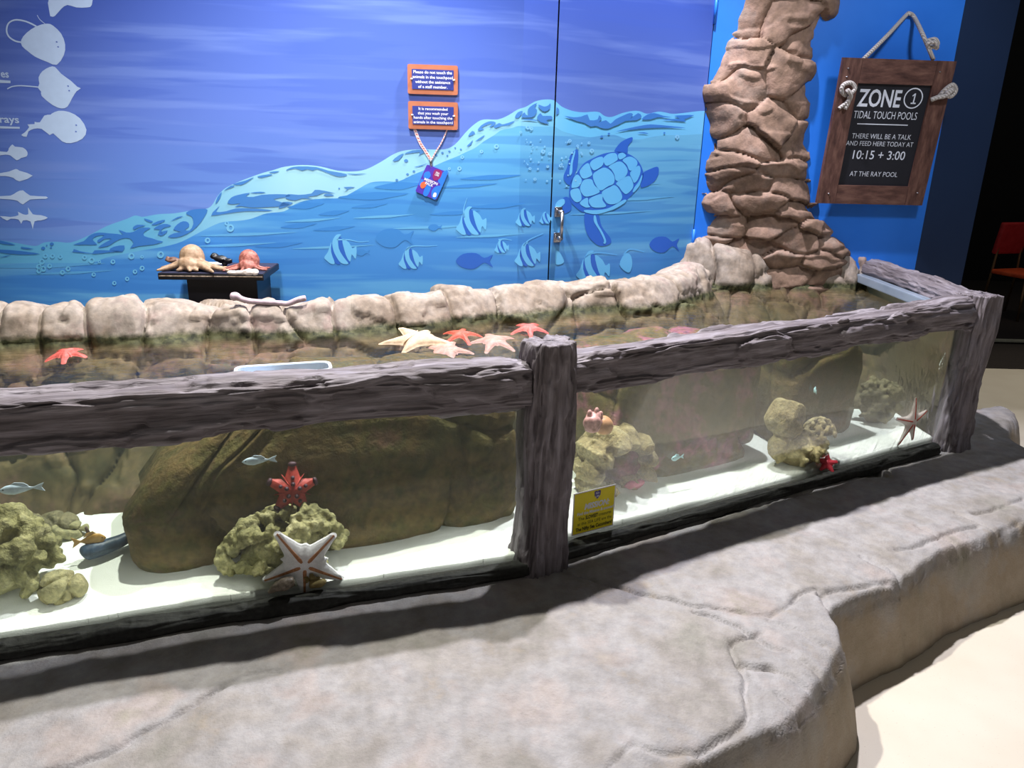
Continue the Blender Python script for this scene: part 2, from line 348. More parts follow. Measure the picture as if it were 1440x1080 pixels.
for x, y, r in [(226, 358, 5), (324, 320.5, 5.5), (319, 314, 3), (185, 360, 4.5), (129, 366, 4.5), (64, 360, 3.5), (74, 360, 3.5), (85, 361, 3.2), (59, 368, 4.2), (55, 375, 4), (61, 378, 4.2), (70, 374, 3.5), (55, 381, 3.5), (88, 383, 3.5), (96, 378, 3.6), (159, 368, 3.4), (119, 362, 3.4), (200, 377, 3.5), (190, 382, 3.2), (132, 386, 3), (140, 368, 2.4), (179, 392, 3), (292, 338, 4), (200, 361, 2.4), (161, 398, 3), (698, 206, 3.4), (742, 178.5, 3.2), (747, 181, 2.4), (763.5, 213, 3), (773, 216, 2.4), (732, 186, 2), (832, 212, 3), (801, 198, 2.4), (828, 201, 2), (952, 192.5, 3), (650, 221, 2.5), (646, 237, 3), (632, 237, 2), (677, 213, 2.5), (745, 237, 2), (752, 252, 2.2), (770, 234, 2.2), (788, 233, 2.4), (812, 205, 1.8)]:
    ring(x, y, r)
for k in range(46):
    x = random.uniform(735, 830); y = random.uniform(196, 262); r = random.uniform(.7, 1.5)
    if x < 776 or x > 783: ring(x, y, r, hole=.2)
# sea streaks of the print
for (x, y, w, h, mi) in [(420, 318, 26, 3, 6), (470, 300, 22, 3, 6), (520, 290, 26, 2.4, 6), (470, 322, 30, 2.6, 6), (392, 345, 34, 3, 6), (640, 300, 36, 2.4, 6), (700, 290, 40, 3, 6), (590, 270, 0, 0, 6), (440, 310, 40, 1.4, 4), (540, 305, 44, 1.4, 4), (610, 320, 60, 1.4, 4), (470, 348, 60, 1.2, 4), (690, 332, 50, 1.3, 4), (860, 300, 60, 1.2, 4), (900, 280, 50, 1.6, 4), (860, 262, 70, 1.5, 4), (100, 384, 60, 1.4, 4), (90, 352, 0, 0, 4), (60, 374, 90, 3, 4), (330, 345, 60, 1.5, 4), (350, 330, 70, 1.6, 4), (660, 262, 40, 2, 6), (690, 250, 44, 3, 6), (525, 276, 50, 5, 3), (430, 290, 26, 4, 3), (560, 262, 34, 5, 3)]:
    if w: dec([(x-w, y+2), (x-w*.5, y-h*.6), (x, y-h-1), (x+w*.5, y-h*.7-2), (x+w, y-4), (x+w*.5, y+h*.7-2), (x, y+h)], {6: 9, 4: 10, 3: 9}[mi], 3)
def idol(cx, cy, s, fil=None, flip=1):
    T = lambda P: [(cx+flip*x*s, cy+y*s) for x, y in P]
    for P in ([(-.55, .3), (-.42, .1), (-.3, -.25), (-.31, .1), (-.18, .5), (-.32, .52), (-.45, .42)], [(-.26, -.28), (-.12, -.5), (.05, -.5), (-.06, -.36), (-.03, 0), (.14, .3), (.3, .52), (.05, .5), (-.14, .25), (-.24, 0)], [(.08, -.36), (.32, -.22), (.44, -.02), (.58, -.08), (.56, .35), (.42, .2), (.36, .45), (.2, .18)]):
        dec(T(P), 5, 3)
    for P in ([(-.3, -.2), (-.24, 0), (-.14, .25), (.02, .52), (-.16, .5), (-.3, .1)], [(-.05, -.36), (.07, -.36), (.2, .18), (.36, .48), (.28, .5), (.14, .3), (-.03, 0)]):
        dec(T(P), 6, 3, .0012)
    if fil: dec(ribbon2(smoothline(fil, 4), [2.2, 1.2, .6]), 5, 0)
idol(478, 350, 40, [(474, 337), (490, 337), (505, 340), (519, 339)]); idol(577, 362, 30, [(570, 352), (580, 346), (600, 346), (615, 345)]); idol(662, 310, 38, [(653, 306), (652, 294), (657, 278)])
idol(705, 346, 18, [(701, 337), (710, 336), (720, 338)]); idol(741, 357, 32, [(736, 346), (744, 337), (764, 328)]); idol(738, 305, 24); idol(767, 306, 16)
idol(833, 374, 42, [(822, 362), (838, 355), (868, 358)])
dec([(871, 372), (878, 357), (886, 358), (889, 370), (886, 382), (880, 382)], 5, 3); dec(ribbon2(smoothline([(877, 358), (886, 350), (906, 354)], 4), [1.6, .7]), 5, 0)
dec([(782, 352), (789, 358), (793, 368), (787, 372), (781, 370)], 5, 3)
def dull(cx, cy, w, h, mi=6):
    dec([(cx-w/2, cy), (cx-w*.3, cy-h*.45), (cx+w*.05, cy-h*.5), (cx+w*.27, cy-h*.2), (cx+w*.5, cy-h*.4), (cx+w*.42, cy), (cx+w*.5, cy+h*.42), (cx+w*.27, cy+h*.1), (cx, cy+h*.5), (cx-w*.32, cy+h*.42)], mi, 3, .001)
dull(555, 335, 54, 26, 9); dull(667, 367, 52, 22); dull(510, 355, 20, 9, 9); dull(612, 320, 20, 9, 9); dull(934, 344, 42, 22)
# turtle on the door
TZ = lambda P: [(780+x/5.143, 190+y/5.143) for x, y in P]
for P in ([(435, 105), (480, 50), (555, 15), (560, 40), (530, 80), (520, 135), (440, 120)], [(635, 280), (690, 245), (745, 230), (750, 280), (715, 340), (650, 375), (620, 370)], [(110, 360), (70, 330), (65, 290), (90, 230), (110, 150), (150, 105), (170, 120), (165, 220), (150, 270)], [(220, 560), (310, 565), (340, 660), (400, 740), (405, 780), (360, 800), (310, 795), (250, 740), (220, 670)], [(60, 455), (110, 460), (118, 540), (60, 570), (20, 560)], [(110, 470), (105, 390), (120, 330), (165, 265), (210, 205), (270, 170), (350, 135), (440, 120), (500, 125), (560, 150), (605, 190), (635, 250), (640, 310), (610, 370), (570, 420), (510, 480), (450, 520), (390, 550), (300, 570), (210, 560), (150, 520)]):
    dec(TZ(P), 6, 4, .0011)
for P in ([(275, 290), (300, 262), (355, 235), (400, 255), (430, 300), (425, 350), (385, 370), (330, 400), (290, 350)], [(390, 225), (470, 190), (520, 235), (520, 285), (470, 330), (440, 325), (430, 285), (410, 250)], [(445, 345), (530, 295), (560, 330), (565, 380), (520, 425), (490, 410), (465, 375)], [(345, 405), (400, 375), (430, 362), (460, 385), (487, 440), (470, 480), (420, 500), (375, 490), (345, 440)], [(183, 380), (210, 325), (265, 320), (285, 360), (325, 405), (290, 430), (225, 445), (195, 420)], [(180, 260), (215, 215), (245, 205), (262, 255), (268, 290), (215, 315), (190, 300)], [(253, 205), (290, 170), (345, 158), (347, 215), (300, 250), (275, 250)], [(352, 165), (390, 135), (440, 132), (455, 170), (440, 190), (380, 222), (355, 200)], [(458, 140), (490, 127), (515, 150), (480, 175), (462, 170)], [(490, 180), (540, 155), (585, 175), (597, 210), (570, 245), (540, 255), (520, 215)], [(545, 270), (605, 220), (620, 260), (600, 320), (575, 345), (560, 320)], [(120, 370), (135, 310), (165, 285), (195, 325), (175, 370), (130, 382)], [(115, 400), (170, 385), (190, 430), (190, 470), (155, 485), (120, 450)], [(180, 490), (235, 452), (242, 500), (255, 520), (220, 522)], [(250, 460), (340, 425), (345, 470), (370, 515), (300, 525), (260, 510)], [(215, 542), (300, 542), (390, 527), (500, 467), (510, 485), (440, 530), (380, 552), (300, 572), (225, 560)], [(577, 375), (604, 340), (628, 290), (632, 305), (612, 365), (575, 410), (562, 410)], [(105, 290), (115, 200), (140, 115), (148, 125), (130, 200), (125, 270)], [(282, 585), (295, 583), (310, 640), (345, 700), (370, 760), (365, 785), (350, 780), (355, 760), (325, 695), (285, 630)], [(5, 500), (30, 470), (65, 462), (72, 490), (50, 515), (10, 525)]):
    dec(TZ(P), 5, 4, .0018)
# white silhouettes at the left end
Q4 = lambda P, oy=0: [(x/4, oy+y/4) for x, y in P]
for P, oy in (([(288, -40), (280, 75), (290, 93), (310, 90), (345, 50), (380, 28), (430, 42), (490, 42), (517, 28), (500, -40)], 0), ([(205, 148), (265, 133), (300, 145), (345, 190), (367, 250), (360, 310), (320, 365), (270, 350), (200, 320), (160, 290), (125, 260), (120, 225), (150, 185)], 0), ([(218, 435), (240, 400), (280, 377), (310, 377), (345, 415), (400, 455), (435, 488), (455, 497), (430, 515), (405, 555), (380, 600), (345, 610), (295, 590), (235, 540), (232, 515), (215, 495), (222, 470)], 0), ([(290, 640), (330, 623), (390, 630), (450, 665), (487, 730), (465, 780), (400, 805), (350, 795), (300, 750), (280, 760), (235, 725), (190, 725), (160, 740), (150, 770), (120, 760), (140, 745), (165, 715), (155, 700), (195, 698), (195, 685), (225, 688), (250, 650), (285, 645)], 0), ([(-20, 850), (40, 855), (50, 835), (70, 812), (85, 825), (130, 830), (155, 855), (150, 880), (120, 888), (95, 902), (60, 875), (30, 870), (-20, 875)], 0), ([(-20, 978), (50, 965), (90, 950), (110, 960), (185, 988), (110, 1020), (75, 1000), (30, 990), (-20, 990)], 0), ([(-20, 24), (60, 20), (95, 0), (130, -10), (170, 20), (260, 25), (260, 38), (170, 42), (130, 70), (100, 50), (60, 42), (-20, 36)], 270), ([(0, 135), (60, 140), (105, 130), (100, 110), (130, 125), (160, 125), (158, 85), (185, 125), (230, 130), (270, 145), (230, 160), (195, 165), (185, 210), (172, 165), (130, 160), (120, 180), (105, 155), (60, 150), (40, 160)], 270)):
    dec(Q4(P, oy), 7, 2)
stroke(Q4([(205, 148), (150, 122), (90, 112), (50, 130), (38, 170), (50, 205), (85, 230), (122, 238)]), 2.2, 7); stroke(Q4([(210, 85), (225, 110), (255, 135)]), .8, 7); stroke(Q4([(217, 490), (120, 482), (70, 487), (42, 500)]), 1.6, 7)
for u, v in ((80, 59), (82, 66), (96, 121), (97.5, 127.5), (107.5, 176), (107, 185)): dec([(u-1.4, v-.3), (u+.2, v-1), (u+1.4, v+.4), (u, v+1)], 0, 2, .002)
dec([(-4, 112), (15, 113.5), (15, 117), (-4, 116.5)], 7, 0); dec([(-8, 177), (28, 178.5), (28, 181), (-8, 180.5)], 7, 0)
for s, u, v, wpx in (('es', 13, 109, 11), ('rays', 27.5, 173, 27)):
    a, b = PL.uv(u, v); a2, _ = PL.uv(u-wpx, v); put_text(wall, PL, s, (a+a2)/2, b, .030, a-a2, .0015, mi=7, bold=.02)
ow = wall.build('wall_back', WM); tag(ow, 'blue sea mural wall with painted waves and fish', None, kind='structure')
od = door.build('door_1', WM); tag(od, 'blue sea mural door with painted turtle', None, kind='structure')
# pull handle and hinge of the door
m_steel = plain('brushed_steel', (176, 176, 182), .3, 1, 8, 60)
m_brass = plain('worn_bracket', (132, 122, 112), .45, .6, 25, 90)
h = MB(); a, b0 = PD.uv(777.5, 334); _, b1 = PD.uv(778.5, 298); a += .022
R3 = Matrix((PD.ex, PD.n, PD.ey)).transposed()
h.tube([PD.P(a, b0, .045), PD.P(a, b1, .045)], .009, 10)
for b in (b0, b1):
    h.tube([PD.P(a, b, 0), PD.P(a, b, .047)], .011, 10); h.box(Vector(PD.P(a, b, .005)), (.042, .010, .05), R3, 0, .004)
    h.tube([PD.P(a-.012, b+.012, .008), PD.P(a-.012, b+.012, .014)], .004, 8)
h.build('door_handle', m_steel, od, True)
hb = MB()
for v0, v1 in ((-14, 32), (322, 350)):
    a, q0 = PD.uv(990, v1); _, q1 = PD.uv(990, v0); hb.tube([PD.P(aE-.004, q0, .006), PD.P(aE-.004, q1, .006)], .008, 8)
hb.build('hinge', m_blue, od, True)

def slab(name, pl, a0, a1, z0, z1, th, mat):
    mb = MB(); q = [pl.P(a, z, -d) for d in (0, th) for a, z in ((a0, z0), (a1, z0), (a1, z1), (a0, z1))]
    mb.add(q, [(0, 1, 2, 3), (4, 7, 6, 5), (0, 4, 5, 1), (1, 5, 6, 2), (2, 6, 7, 3), (3, 7, 4, 0)])
    return tag(mb.build(name, mat), kind='structure')
wR = PR.uv(1320, 200)[0]
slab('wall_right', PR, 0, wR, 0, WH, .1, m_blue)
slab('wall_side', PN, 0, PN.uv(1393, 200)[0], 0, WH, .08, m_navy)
m_black = plain('matt_black_wall', (9, 9, 12), .8, var=3, sc=2)
slab('trim_1', Plane(PD.P(0, 0, -.05), PD.ex), -.02, aE, 0, WH, .02, m_black)
slab('wall_far', Plane((0, 10.2, 0), (1, 0, 0)), 1.0, 11.0, 0, 6.5, .1, m_black)
slab('wall_far_side', Plane((10.4, 4, 0), (.02, 1, 0)), -4, 6.4, 0, 6.5, .1, m_black)

# floor
t = NT('cream_floor'); v = t.coord('World'); f = t.noise(v, 3.0, 3); f2 = t.noise(v, 160, 2)
g = t.n('ShaderNodeMapRange'); t.l(f2, g.inputs[0]); g.inputs[1].default_value = .66; g.inputs[2].default_value = .72
col = t.mix(t.math('MULTIPLY', g.outputs[0], .35), t.ramp(f, [(.35, (212, 203, 187)), (.65, (219, 211, 196))]), lin((168, 150, 132)))
t.pbr(col, .55, t.bump(f2, .1, .002)); m_floor = t.m
fl = MB(); fl.add([(-4, -2, 0), (9, -2, 0), (9, 5.75, 0), (-4, 5.75, 0), (-4, -2, -.1), (9, -2, -.1), (9, 5.75, -.1), (-4, 5.75, -.1)], [(0, 1, 2, 3), (4, 7, 6, 5), (0, 4, 5, 1), (1, 5, 6, 2), (2, 6, 7, 3), (3, 7, 4, 0)])
tag(fl.build('floor', m_floor), kind='structure')
m_carpet = plain('dark_carpet', (34, 27, 24), .9, var=8, sc=60, bmp=.3, kind='Object')
fl = MB(); fl.add([(-4, 5.75, .004), (11, 5.75, .004), (11, 10.3, .004), (-4, 10.3, .004), (-4, 5.75, -.1), (11, 5.75, -.1), (11, 10.3, -.1), (-4, 10.3, -.1)], [(0, 1, 2, 3), (4, 7, 6, 5), (0, 4, 5, 1), (1, 5, 6, 2), (2, 6, 7, 3), (3, 7, 4, 0)])
tag(fl.build('floor_carpet', m_carpet), kind='structure')
ts = MB(); ts.box((4.9, 6.6, .03), (1.2, .05, .02), None, 0, .004); tag(ts.build('floor_strip', plain('pale_strip', (120, 122, 112), .6)), kind='structure')  # short pale strip on the far dark floor
# ------------------------------------------------------------------ rock materials
def rockmat(name, tints, algae=True, bump=.5, sc=5, moss=None):
    t = NT(name); v = t.coord('World'); n1 = t.noise(v, sc, 5, .6); n2 = t.noise(v, sc*7, 4, .6); n3 = t.noise(v, sc*30, 3, .6)
    k = len(tints); col = t.ramp(n1, [(.32+.36*i/(k-1), c) for i, c in enumerate(tints)])
    col = t.mix(.35, col, t.ramp(n2, [(.35, (120, 104, 92)), (.65, (226, 214, 204))]), 'OVERLAY')
    if algae:
        g = t.n('ShaderNodeNewGeometry'); s = t.n('ShaderNodeSeparateXYZ'); t.l(g.outputs['Position'], s.inputs[0])
        z = t.math('ADD', s.outputs[2], t.math('MULTIPLY', t.math('SUBTRACT', n1, .5), .05)); z = t.math('ADD', z, t.math('MULTIPLY', t.math('SUBTRACT', n2, .5), .02))
        m = t.n('ShaderNodeMapRange'); t.l(z, m.inputs[0]); m.inputs[1].default_value = .912; m.inputs[2].default_value = .888
        al = t.ramp(n2, [(.35, (36, 40, 24)), (.6, (84, 84, 56))])
        col = t.mix(m.outputs[0], col, al)
        m2 = t.n('ShaderNodeMapRange'); t.l(z, m2.inputs[0]); m2.inputs[1].default_value = .872; m2.inputs[2].default_value = .85
        un = t.ramp(n1, [(.3, (70, 68, 42)), (.45, (96, 84, 56)), (.55, (106, 90, 66)), (.62, (116, 90, 78)), (.7, (84, 78, 50))])
        col = t.mix(m2.outputs[0], col, t.mix(.4, un, t.ramp(n2, [(.35, (90, 84, 60)), (.65, (220, 208, 180))]), 'OVERLAY'))
    h = t.math('ADD', t.math('MULTIPLY', n2, .6), t.math('MULTIPLY', n3, .4))
    return t.pbr(col, .75, t.bump(h, bump, .02), 0, .3)
m_rock = rockmat('tan_rim_rock', [(116, 104, 92), (142, 131, 119), (156, 148, 140), (150, 132, 126)], True, .09)
m_pillar = rockmat('brown_pillar_rock', [(108, 90, 78), (132, 111, 96), (150, 126, 112), (146, 132, 122)], False, .25, 4)
def uwmat(name, tints, sc=6, bump=.6):
    t = NT(name); v = t.coord('World'); n1 = t.noise(v, sc, 5, .6); n2 = t.noise(v, sc*6, 4, .6)
    k = len(tints); col = t.ramp(n1, [(.3+.4*i/(k-1), c) for i, c in enumerate(tints)])
    col = t.mix(.5, col, t.ramp(n2, [(.3, (92, 92, 70)), (.7, (224, 216, 190))]), 'OVERLAY')
    return t.pbr(col, .8, t.bump(n2, bump, .015), 0, .2)
m_uw = uwmat('olive_underwater_rock', [(72, 72, 40), (86, 80, 48), (102, 86, 56), (88, 84, 48), (110, 86, 70)])
m_uwpink = uwmat('pink_coralline_rock', [(78, 80, 44), (96, 90, 52), (110, 94, 62), (150, 98, 116), (90, 84, 52)])
m_coral = uwmat('green_coral', [(112, 112, 80), (146, 144, 104), (184, 180, 144)], 14)
m_coralp = uwmat('pale_coral', [(124, 112, 84), (160, 148, 112), (192, 184, 150)], 14)
m_stone = uwmat('pale_green_stone', [(130, 128, 98), (160, 156, 122), (148, 140, 110)], 10)
m_dkstone = uwmat('grey_stone', [(92, 90, 74), (130, 124, 100), (112, 104, 84)], 10)

# ------------------------------------------------------------------ concrete step
OUT = [(-2.9, .45), (-1.2, .85), (-.2, 1.08), (.2, 1.2), (.4, 1.31), (.60, 1.42), (.73, 1.5), (.85, 1.635), (.945, 1.76), (.985, 1.865), (.99, 1.93), (1.13, 2.03), (1.30, 2.125), (1.45, 2.25), (1.6, 2.345), (1.94, 2.53), (2.35, 2.8), (2.46, 3.04), (2.48, 3.45), (2.49, 3.87), (2.40, 4.4), (-2.9, 4.4)]
def seg_dist(P, pts, closed=False):
    d = np.full(len(P), 1e9); n = len(pts)
    for i in range(n if closed else n-1):
        a = np.array(pts[i]); b = np.array(pts[(i+1) % n]); ab = b-a
        t = np.clip(((P-a) @ ab)/(ab @ ab+1e-12), 0, 1); d = np.minimum(d, np.linalg.norm(P-a-t[:, None]*ab, axis=1))
    return d
def inside(P, pts):
    r = np.zeros(len(P), bool); n = len(pts); x, y = P[:, 0], P[:, 1]
    for i in range(n):
        x1, y1 = pts[i]; x2, y2 = pts[(i+1) % n]
        if y1 == y2: continue
        c = ((y1 > y) != (y2 > y)) & (x < (x2-x1)*(y-y1)/(y2-y1)+x1); r ^= c
    return r
OUTS = [tuple(p) for p in smoothpoly(OUT[:-2], 4)]
OUTS = [p for p in OUTS[:4*(len(OUT)-3)+1]] + OUT[-2:]
xs = np.concatenate([np.arange(-2.7, -1.2, .03), np.arange(-1.2, 2.72, .0075)]); ys = np.concatenate([np.arange(.35, 1.0, .03), np.arange(1.0, 3.3, .0075), np.arange(3.3, 4.4, .03)])
X, Y = np.meshgrid(xs, ys, indexing='ij'); P2 = np.stack([X.ravel(), Y.ravel()], 1); P3 = np.c_[P2, np.zeros(len(P2))]
d = seg_dist(P2, OUTS[:-2]); d = np.where(inside(P2, OUTS), d, -d)
w = fbm(P3, 3, 7, 3)*.012 + fbm(P3, 3, 22, 8)*.004
hgt = .325*(1-np.clip((.018+w-d)/(.085+.03*fbm(P3, 2, 3, 5)), 0, 1)**1.25)
edge = np.exp(-(np.clip(d, 0, 1)/.05)**2); hgt = hgt-.025; hgt -= .012*edge*(d > 0)
hgt += (fbm(P3, 4, 3.2, 1)*.008+fbm(P3, 4, 16, 2)*.0028+fbm(P3, 3, 55, 4)*.0012)*(hgt > .02)
CR = [[(60, 1090), (100, 1079), (150, 1060), (200, 1033), (240, 1010), (270, 992), (300, 975), (330, 957), (350, 949), (375, 942), (395, 945)],
 [(790, 800), (830, 812), (860, 820), (905, 835), (945, 842), (975, 852), (1005, 853), (1040, 860), (1085, 866)], [(975, 860), (1005, 868), (1040, 882), (1060, 896), (1080, 908), (1110, 918), (1140, 936), (1158, 950)], [(1082, 874), (1110, 882), (1135, 893), (1157, 906)], [(1080, 938), (1110, 950), (1138, 966)],
 [(1028, 903), (1036, 930), (1048, 950), (1050, 980), (1052, 1010), (1030, 1026), (1006, 1040), (985, 1055), (960, 1058), (930, 1060), (905, 1053)], [(892, 1050), (878, 1058), (862, 1075), (850, 1090)], [(1030, 902), (1050, 896), (1070, 890)], [(1040, 932), (1062, 940), (1085, 936)],
 [(1085, 868), (1110, 850), (1126, 836), (1150, 828), (1160, 845), (1172, 858)], [(1152, 836), (1180, 828), (1215, 822), (1240, 815), (1268, 812)], [(1172, 858), (1205, 852), (1240, 838), (1262, 822), (1278, 806), (1300, 796), (1330, 785), (1352, 768), (1390, 752), (1440, 728)], [(1225, 783), (1250, 795), (1272, 812)], [(1262, 772), (1290, 768), (1330, 750), (1375, 738)], [(1300, 790), (1340, 772), (1350, 765)], [(800, 788), (900, 757), (1000, 728), (1140, 690)], [(1250, 662), (1262, 672), (1272, 683)], [(1440, 700), (1400, 716), (1370, 722)]]
for c in CR:
    L = [tuple(atZ(u, v, .3)[:2]) for u, v in c]; L = [tuple(q) for q in smoothline(L, 3)]
    dd = seg_dist(P2+np.c_[fbm(P3, 2, 30, 9), fbm(P3, 2, 30, 19)]*.006, L)
    hgt -= (.016*np.exp(-(dd/.0065)**2) - .003*np.exp(-(dd/.03)**2)+.005*np.exp(-(dd/.016)**2))*(.55+.45*(fbm(P3, 2, 5, 33) > -.2))*sstep(.006, .022, d)
for uv0, uv1 in (((1273, 812), (1279, 895)), ((1349, 765), (1345, 872)), ((1170, 1030), (1162, 1080)), ((1405, 745), (1400, 845))):   # joints down the riser
    a = atZ(*uv0, .3)[:2]; n = np.array([-.55, .83]); t_ = P2-a; al = t_ @ np.array([.83, .55])
    hgt -= .012*np.exp(-(al/.006)**2)*(np.abs(t_ @ n) < .16)*(hgt > .012)
hgt = np.where((P2[:, 1] > 2.9) & (P2[:, 0] < 1.6) & (d > .2), .27, hgt)
V = np.c_[P2, np.maximum(hgt, -.03)]
Fg = gridfaces(len(xs), len(ys)); keep = (d[Fg].max(1) > -.13); Fg = Fg[keep]
used = np.unique(Fg); mp = np.full(len(V), -1); mp[used] = np.arange(len(used))
t = NT('grey_cast_concrete'); v = t.coord('World'); n1 = t.noise(v, 3.2, 5, .62); n2 = t.noise(v, 26, 5, .65); n3 = t.noise(v, 150, 3, .6); n4 = t.noise(v, 9, 4, .6)
col = t.ramp(n1, [(.3, (152, 150, 142)), (.42, (171, 166, 162)), (.52, (178, 176, 177)), (.62, (184, 175, 172)), (.72, (166, 161, 148))])
col = t.mix(.4, col, t.ramp(n4, [(.35, (112, 106, 100)), (.65, (166, 164, 164))]), 'OVERLAY')
col = t.mix(.25, col, t.ramp(n2, [(.35, (84, 82, 80)), (.6, (180, 178, 176))]), 'OVERLAY')
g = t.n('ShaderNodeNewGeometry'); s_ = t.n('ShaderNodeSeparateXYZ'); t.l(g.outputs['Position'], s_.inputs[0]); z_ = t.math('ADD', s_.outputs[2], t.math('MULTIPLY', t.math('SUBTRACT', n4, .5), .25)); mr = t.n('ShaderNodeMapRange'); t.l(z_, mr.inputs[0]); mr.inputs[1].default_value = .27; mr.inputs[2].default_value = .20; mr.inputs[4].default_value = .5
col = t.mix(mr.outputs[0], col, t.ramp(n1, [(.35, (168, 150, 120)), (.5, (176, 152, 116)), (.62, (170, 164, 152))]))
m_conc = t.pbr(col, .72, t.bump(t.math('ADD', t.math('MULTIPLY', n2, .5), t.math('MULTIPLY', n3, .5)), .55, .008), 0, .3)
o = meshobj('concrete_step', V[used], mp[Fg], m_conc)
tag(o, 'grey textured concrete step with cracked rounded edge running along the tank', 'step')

# ------------------------------------------------------------------ rock rim behind the pool
def path_sample(pts, n):
    p = np.array(smoothline([(x, y, 0) for x, y in pts], 8))[:, :2]
    s = np.r_[0, np.cumsum(np.linalg.norm(np.diff(p, axis=0), axis=1))]; q = np.linspace(0, s[-1], n)
    return np.c_[np.interp(q, s, p[:, 0]), np.interp(q, s, p[:, 1])], q
def rim(name, path, prof, topz, seeds, nu, nv, mat, relief=.03, relw=.05, endcap=True, msc=(1, 1, 1), disp=.012):
    p, s = path_sample(path, nu); tg = np.gradient(p, axis=0); tg /= np.linalg.norm(tg, axis=1, keepdims=True); nb = np.stack([-tg[:, 1], tg[:, 0]], 1)
    pr = np.array(smoothline([(b, z, 0) for b, z in prof], 5))[:, :2]; l = np.r_[0, np.cumsum(np.linalg.norm(np.diff(pr, axis=0), axis=1))]; q = np.linspace(0, l[-1], nv)
    B = np.interp(q, l, pr[:, 0]); Z = np.interp(q, l, pr[:, 1])
    tz = topz(s, p) if callable(topz) else np.full(nu, topz)
    f = np.where(Z > .87, (Z-.87)/(1.0-.87), 0)
    Zg = np.where(Z[None] > .87, .87+f[None]*(tz[:, None]-.87), Z[None])
    e = np.ones(nu)
    G = np.stack([p[:, None, 0]+nb[:, None, 0]*B[None], p[:, None, 1]+nb[:, None, 1]*B[None], Zg], -1)
    N = gnormals(G); Q = G.reshape(-1, 3)
    W = Q*np.array(msc)+np.c_[fbm(Q, 2, 6, 1), fbm(Q, 2, 6, 5), fbm(Q, 2, 6, 9)]*.03
    f1, f2, ix = voro(W, seeds*np.array(msc)); ed = f2-f1
    cell = np.random.RandomState(3).uniform(-1, 1, len(seeds))[ix]; tl = np.random.RandomState(8).uniform(-1, 1, (len(seeds), 3))[ix]; lo_ = (W/np.array(msc)-seeds[ix])
    r = relief*(sstep(0, relw, ed)**.5-.6)+cell*.008+np.clip((tl*lo_).sum(1), -.12, .12)*.16 - .018*np.exp(-(ed/.008)**2)
    r = r+fbm(Q, 4, 8, 2)*disp*1.3+fbm(Q, 2, 34, 7)*.0016+sstep(.02, .08, fbm(Q*np.array([1, 1, 2.2]), 3, 7, 12))*.010
    Q = Q+N.reshape(-1, 3)*r[:, None]*(-1 if N.reshape(-1, 3)[nv//3, 1] > 0 else 1)
    Fc = gridfaces(nu, nv)
    Vn = list(Q); Fl = Fc.tolist()
    if endcap:
        for i in (0, nu-1): Fl.append([i*nv+j for j in range(nv)])
    return meshobj(name, Vn, Fl, mat)
WATERLINE = [(-2.75, 2.2), (-2.2, 2.44), (-1.82, 2.56), (-1.38, 2.69), (-.91, 2.80), (-.63, 2.885), (-.36, 3.01), (0, 3.235), (.22, 3.36), (.59, 3.46), (.85, 3.65), (1.06, 3.94)]
PROF = [(-.36, .28), (-.34, .36), (-.28, .46), (-.16, .66), (-.06, .80), (0, .87), (.03, .93), (.06, .98), (.11, 1.0), (.18, .995), (.25, .96), (.28, .88), (.29, .6), (.29, .28)]
SD = [atZ(u, v, .94) for u, v in ((-90, 460), (-20, 455), (35, 455), (88, 455), (150, 452), (205, 470), (255, 445), (250, 472), (330, 428), (340, 450), (352, 466), (375, 448), (430, 440), (505, 440), (585, 432), (612, 455), (655, 425), (735, 420), (735, 440), (800, 405), (800, 432), (870, 428), (905, 410), (955, 400), (1000, 395))]
SD = [q for q in SD]+[np.array([x, np.interp(x, [a[0] for a in WATERLINE], [a[1] for a in WATERLINE])-.18+random.uniform(-.1, .1), z]) for x in np.arange(-2.6, 1.1, .22) for z in (.45+random.uniform(-.06, .06), .68+random.uniform(-.06, .06))]
o = rim('rock_ledge', WATERLINE, PROF, lambda s, p: .998+.022*fbm(np.c_[p*3.2, p[:, :1]*0], 2, 1.2, 4)-.022*sstep(-1.3, -1.15, p[:, 0])*sstep(-.72, -.85, p[:, 0]), np.array(SD), 620, 150, m_rock, .016, .05)
tag(o, 'low tan rock rim of carved stones behind the long touch pool', 'rock wall')
# rock shelf under the pillar, closing the pool's far end
SD2 = [np.array(c) for c in ((1.05, 4.3, .95), (1.25, 4.2, 1.02), (1.43, 4.25, 1.0), (1.47, 4.2, .9), (1.62, 4.25, 1.0), (1.63, 4.2, .91), (1.78, 4.25, 1.02), (1.82, 4.2, .93), (1.95, 4.25, 1.0), (2.08, 4.25, .93), (2.05, 4.3, 1.05))]+[np.array([x, 4.05+random.uniform(-.1, .1), z]) for x in np.arange(.9, 2.1, .2) for z in (.45, .7)]
o = rim('rock_shelf', [(.86, 4.22), (1.05, 4.16), (1.2, 4.14), (1.42, 4.18), (1.5, 4.25), (1.8, 4.25), (2.0, 4.28), (2.14, 4.32)], [(-.42, .28), (-.4, .4), (-.24, .64), (-.07, .82), (0, .87), (.02, .93), (.05, .98), (.1, 1.0), (.2, 1.0), (.25, .9), (.25, .28)],
        lambda s, p: np.interp(p[:, 0], [.86, 1.1, 1.35, 1.45, 1.6, 1.9, 2.14], [1.07, 1.12, 1.08, 1.02, 1.05, 1.06, 1.04]), np.array(SD2), 260, 120, m_rock, .022, .06)
tag(o, 'tan rock shelf under the tall rock pillar at the end of the pool', 'rock wall')

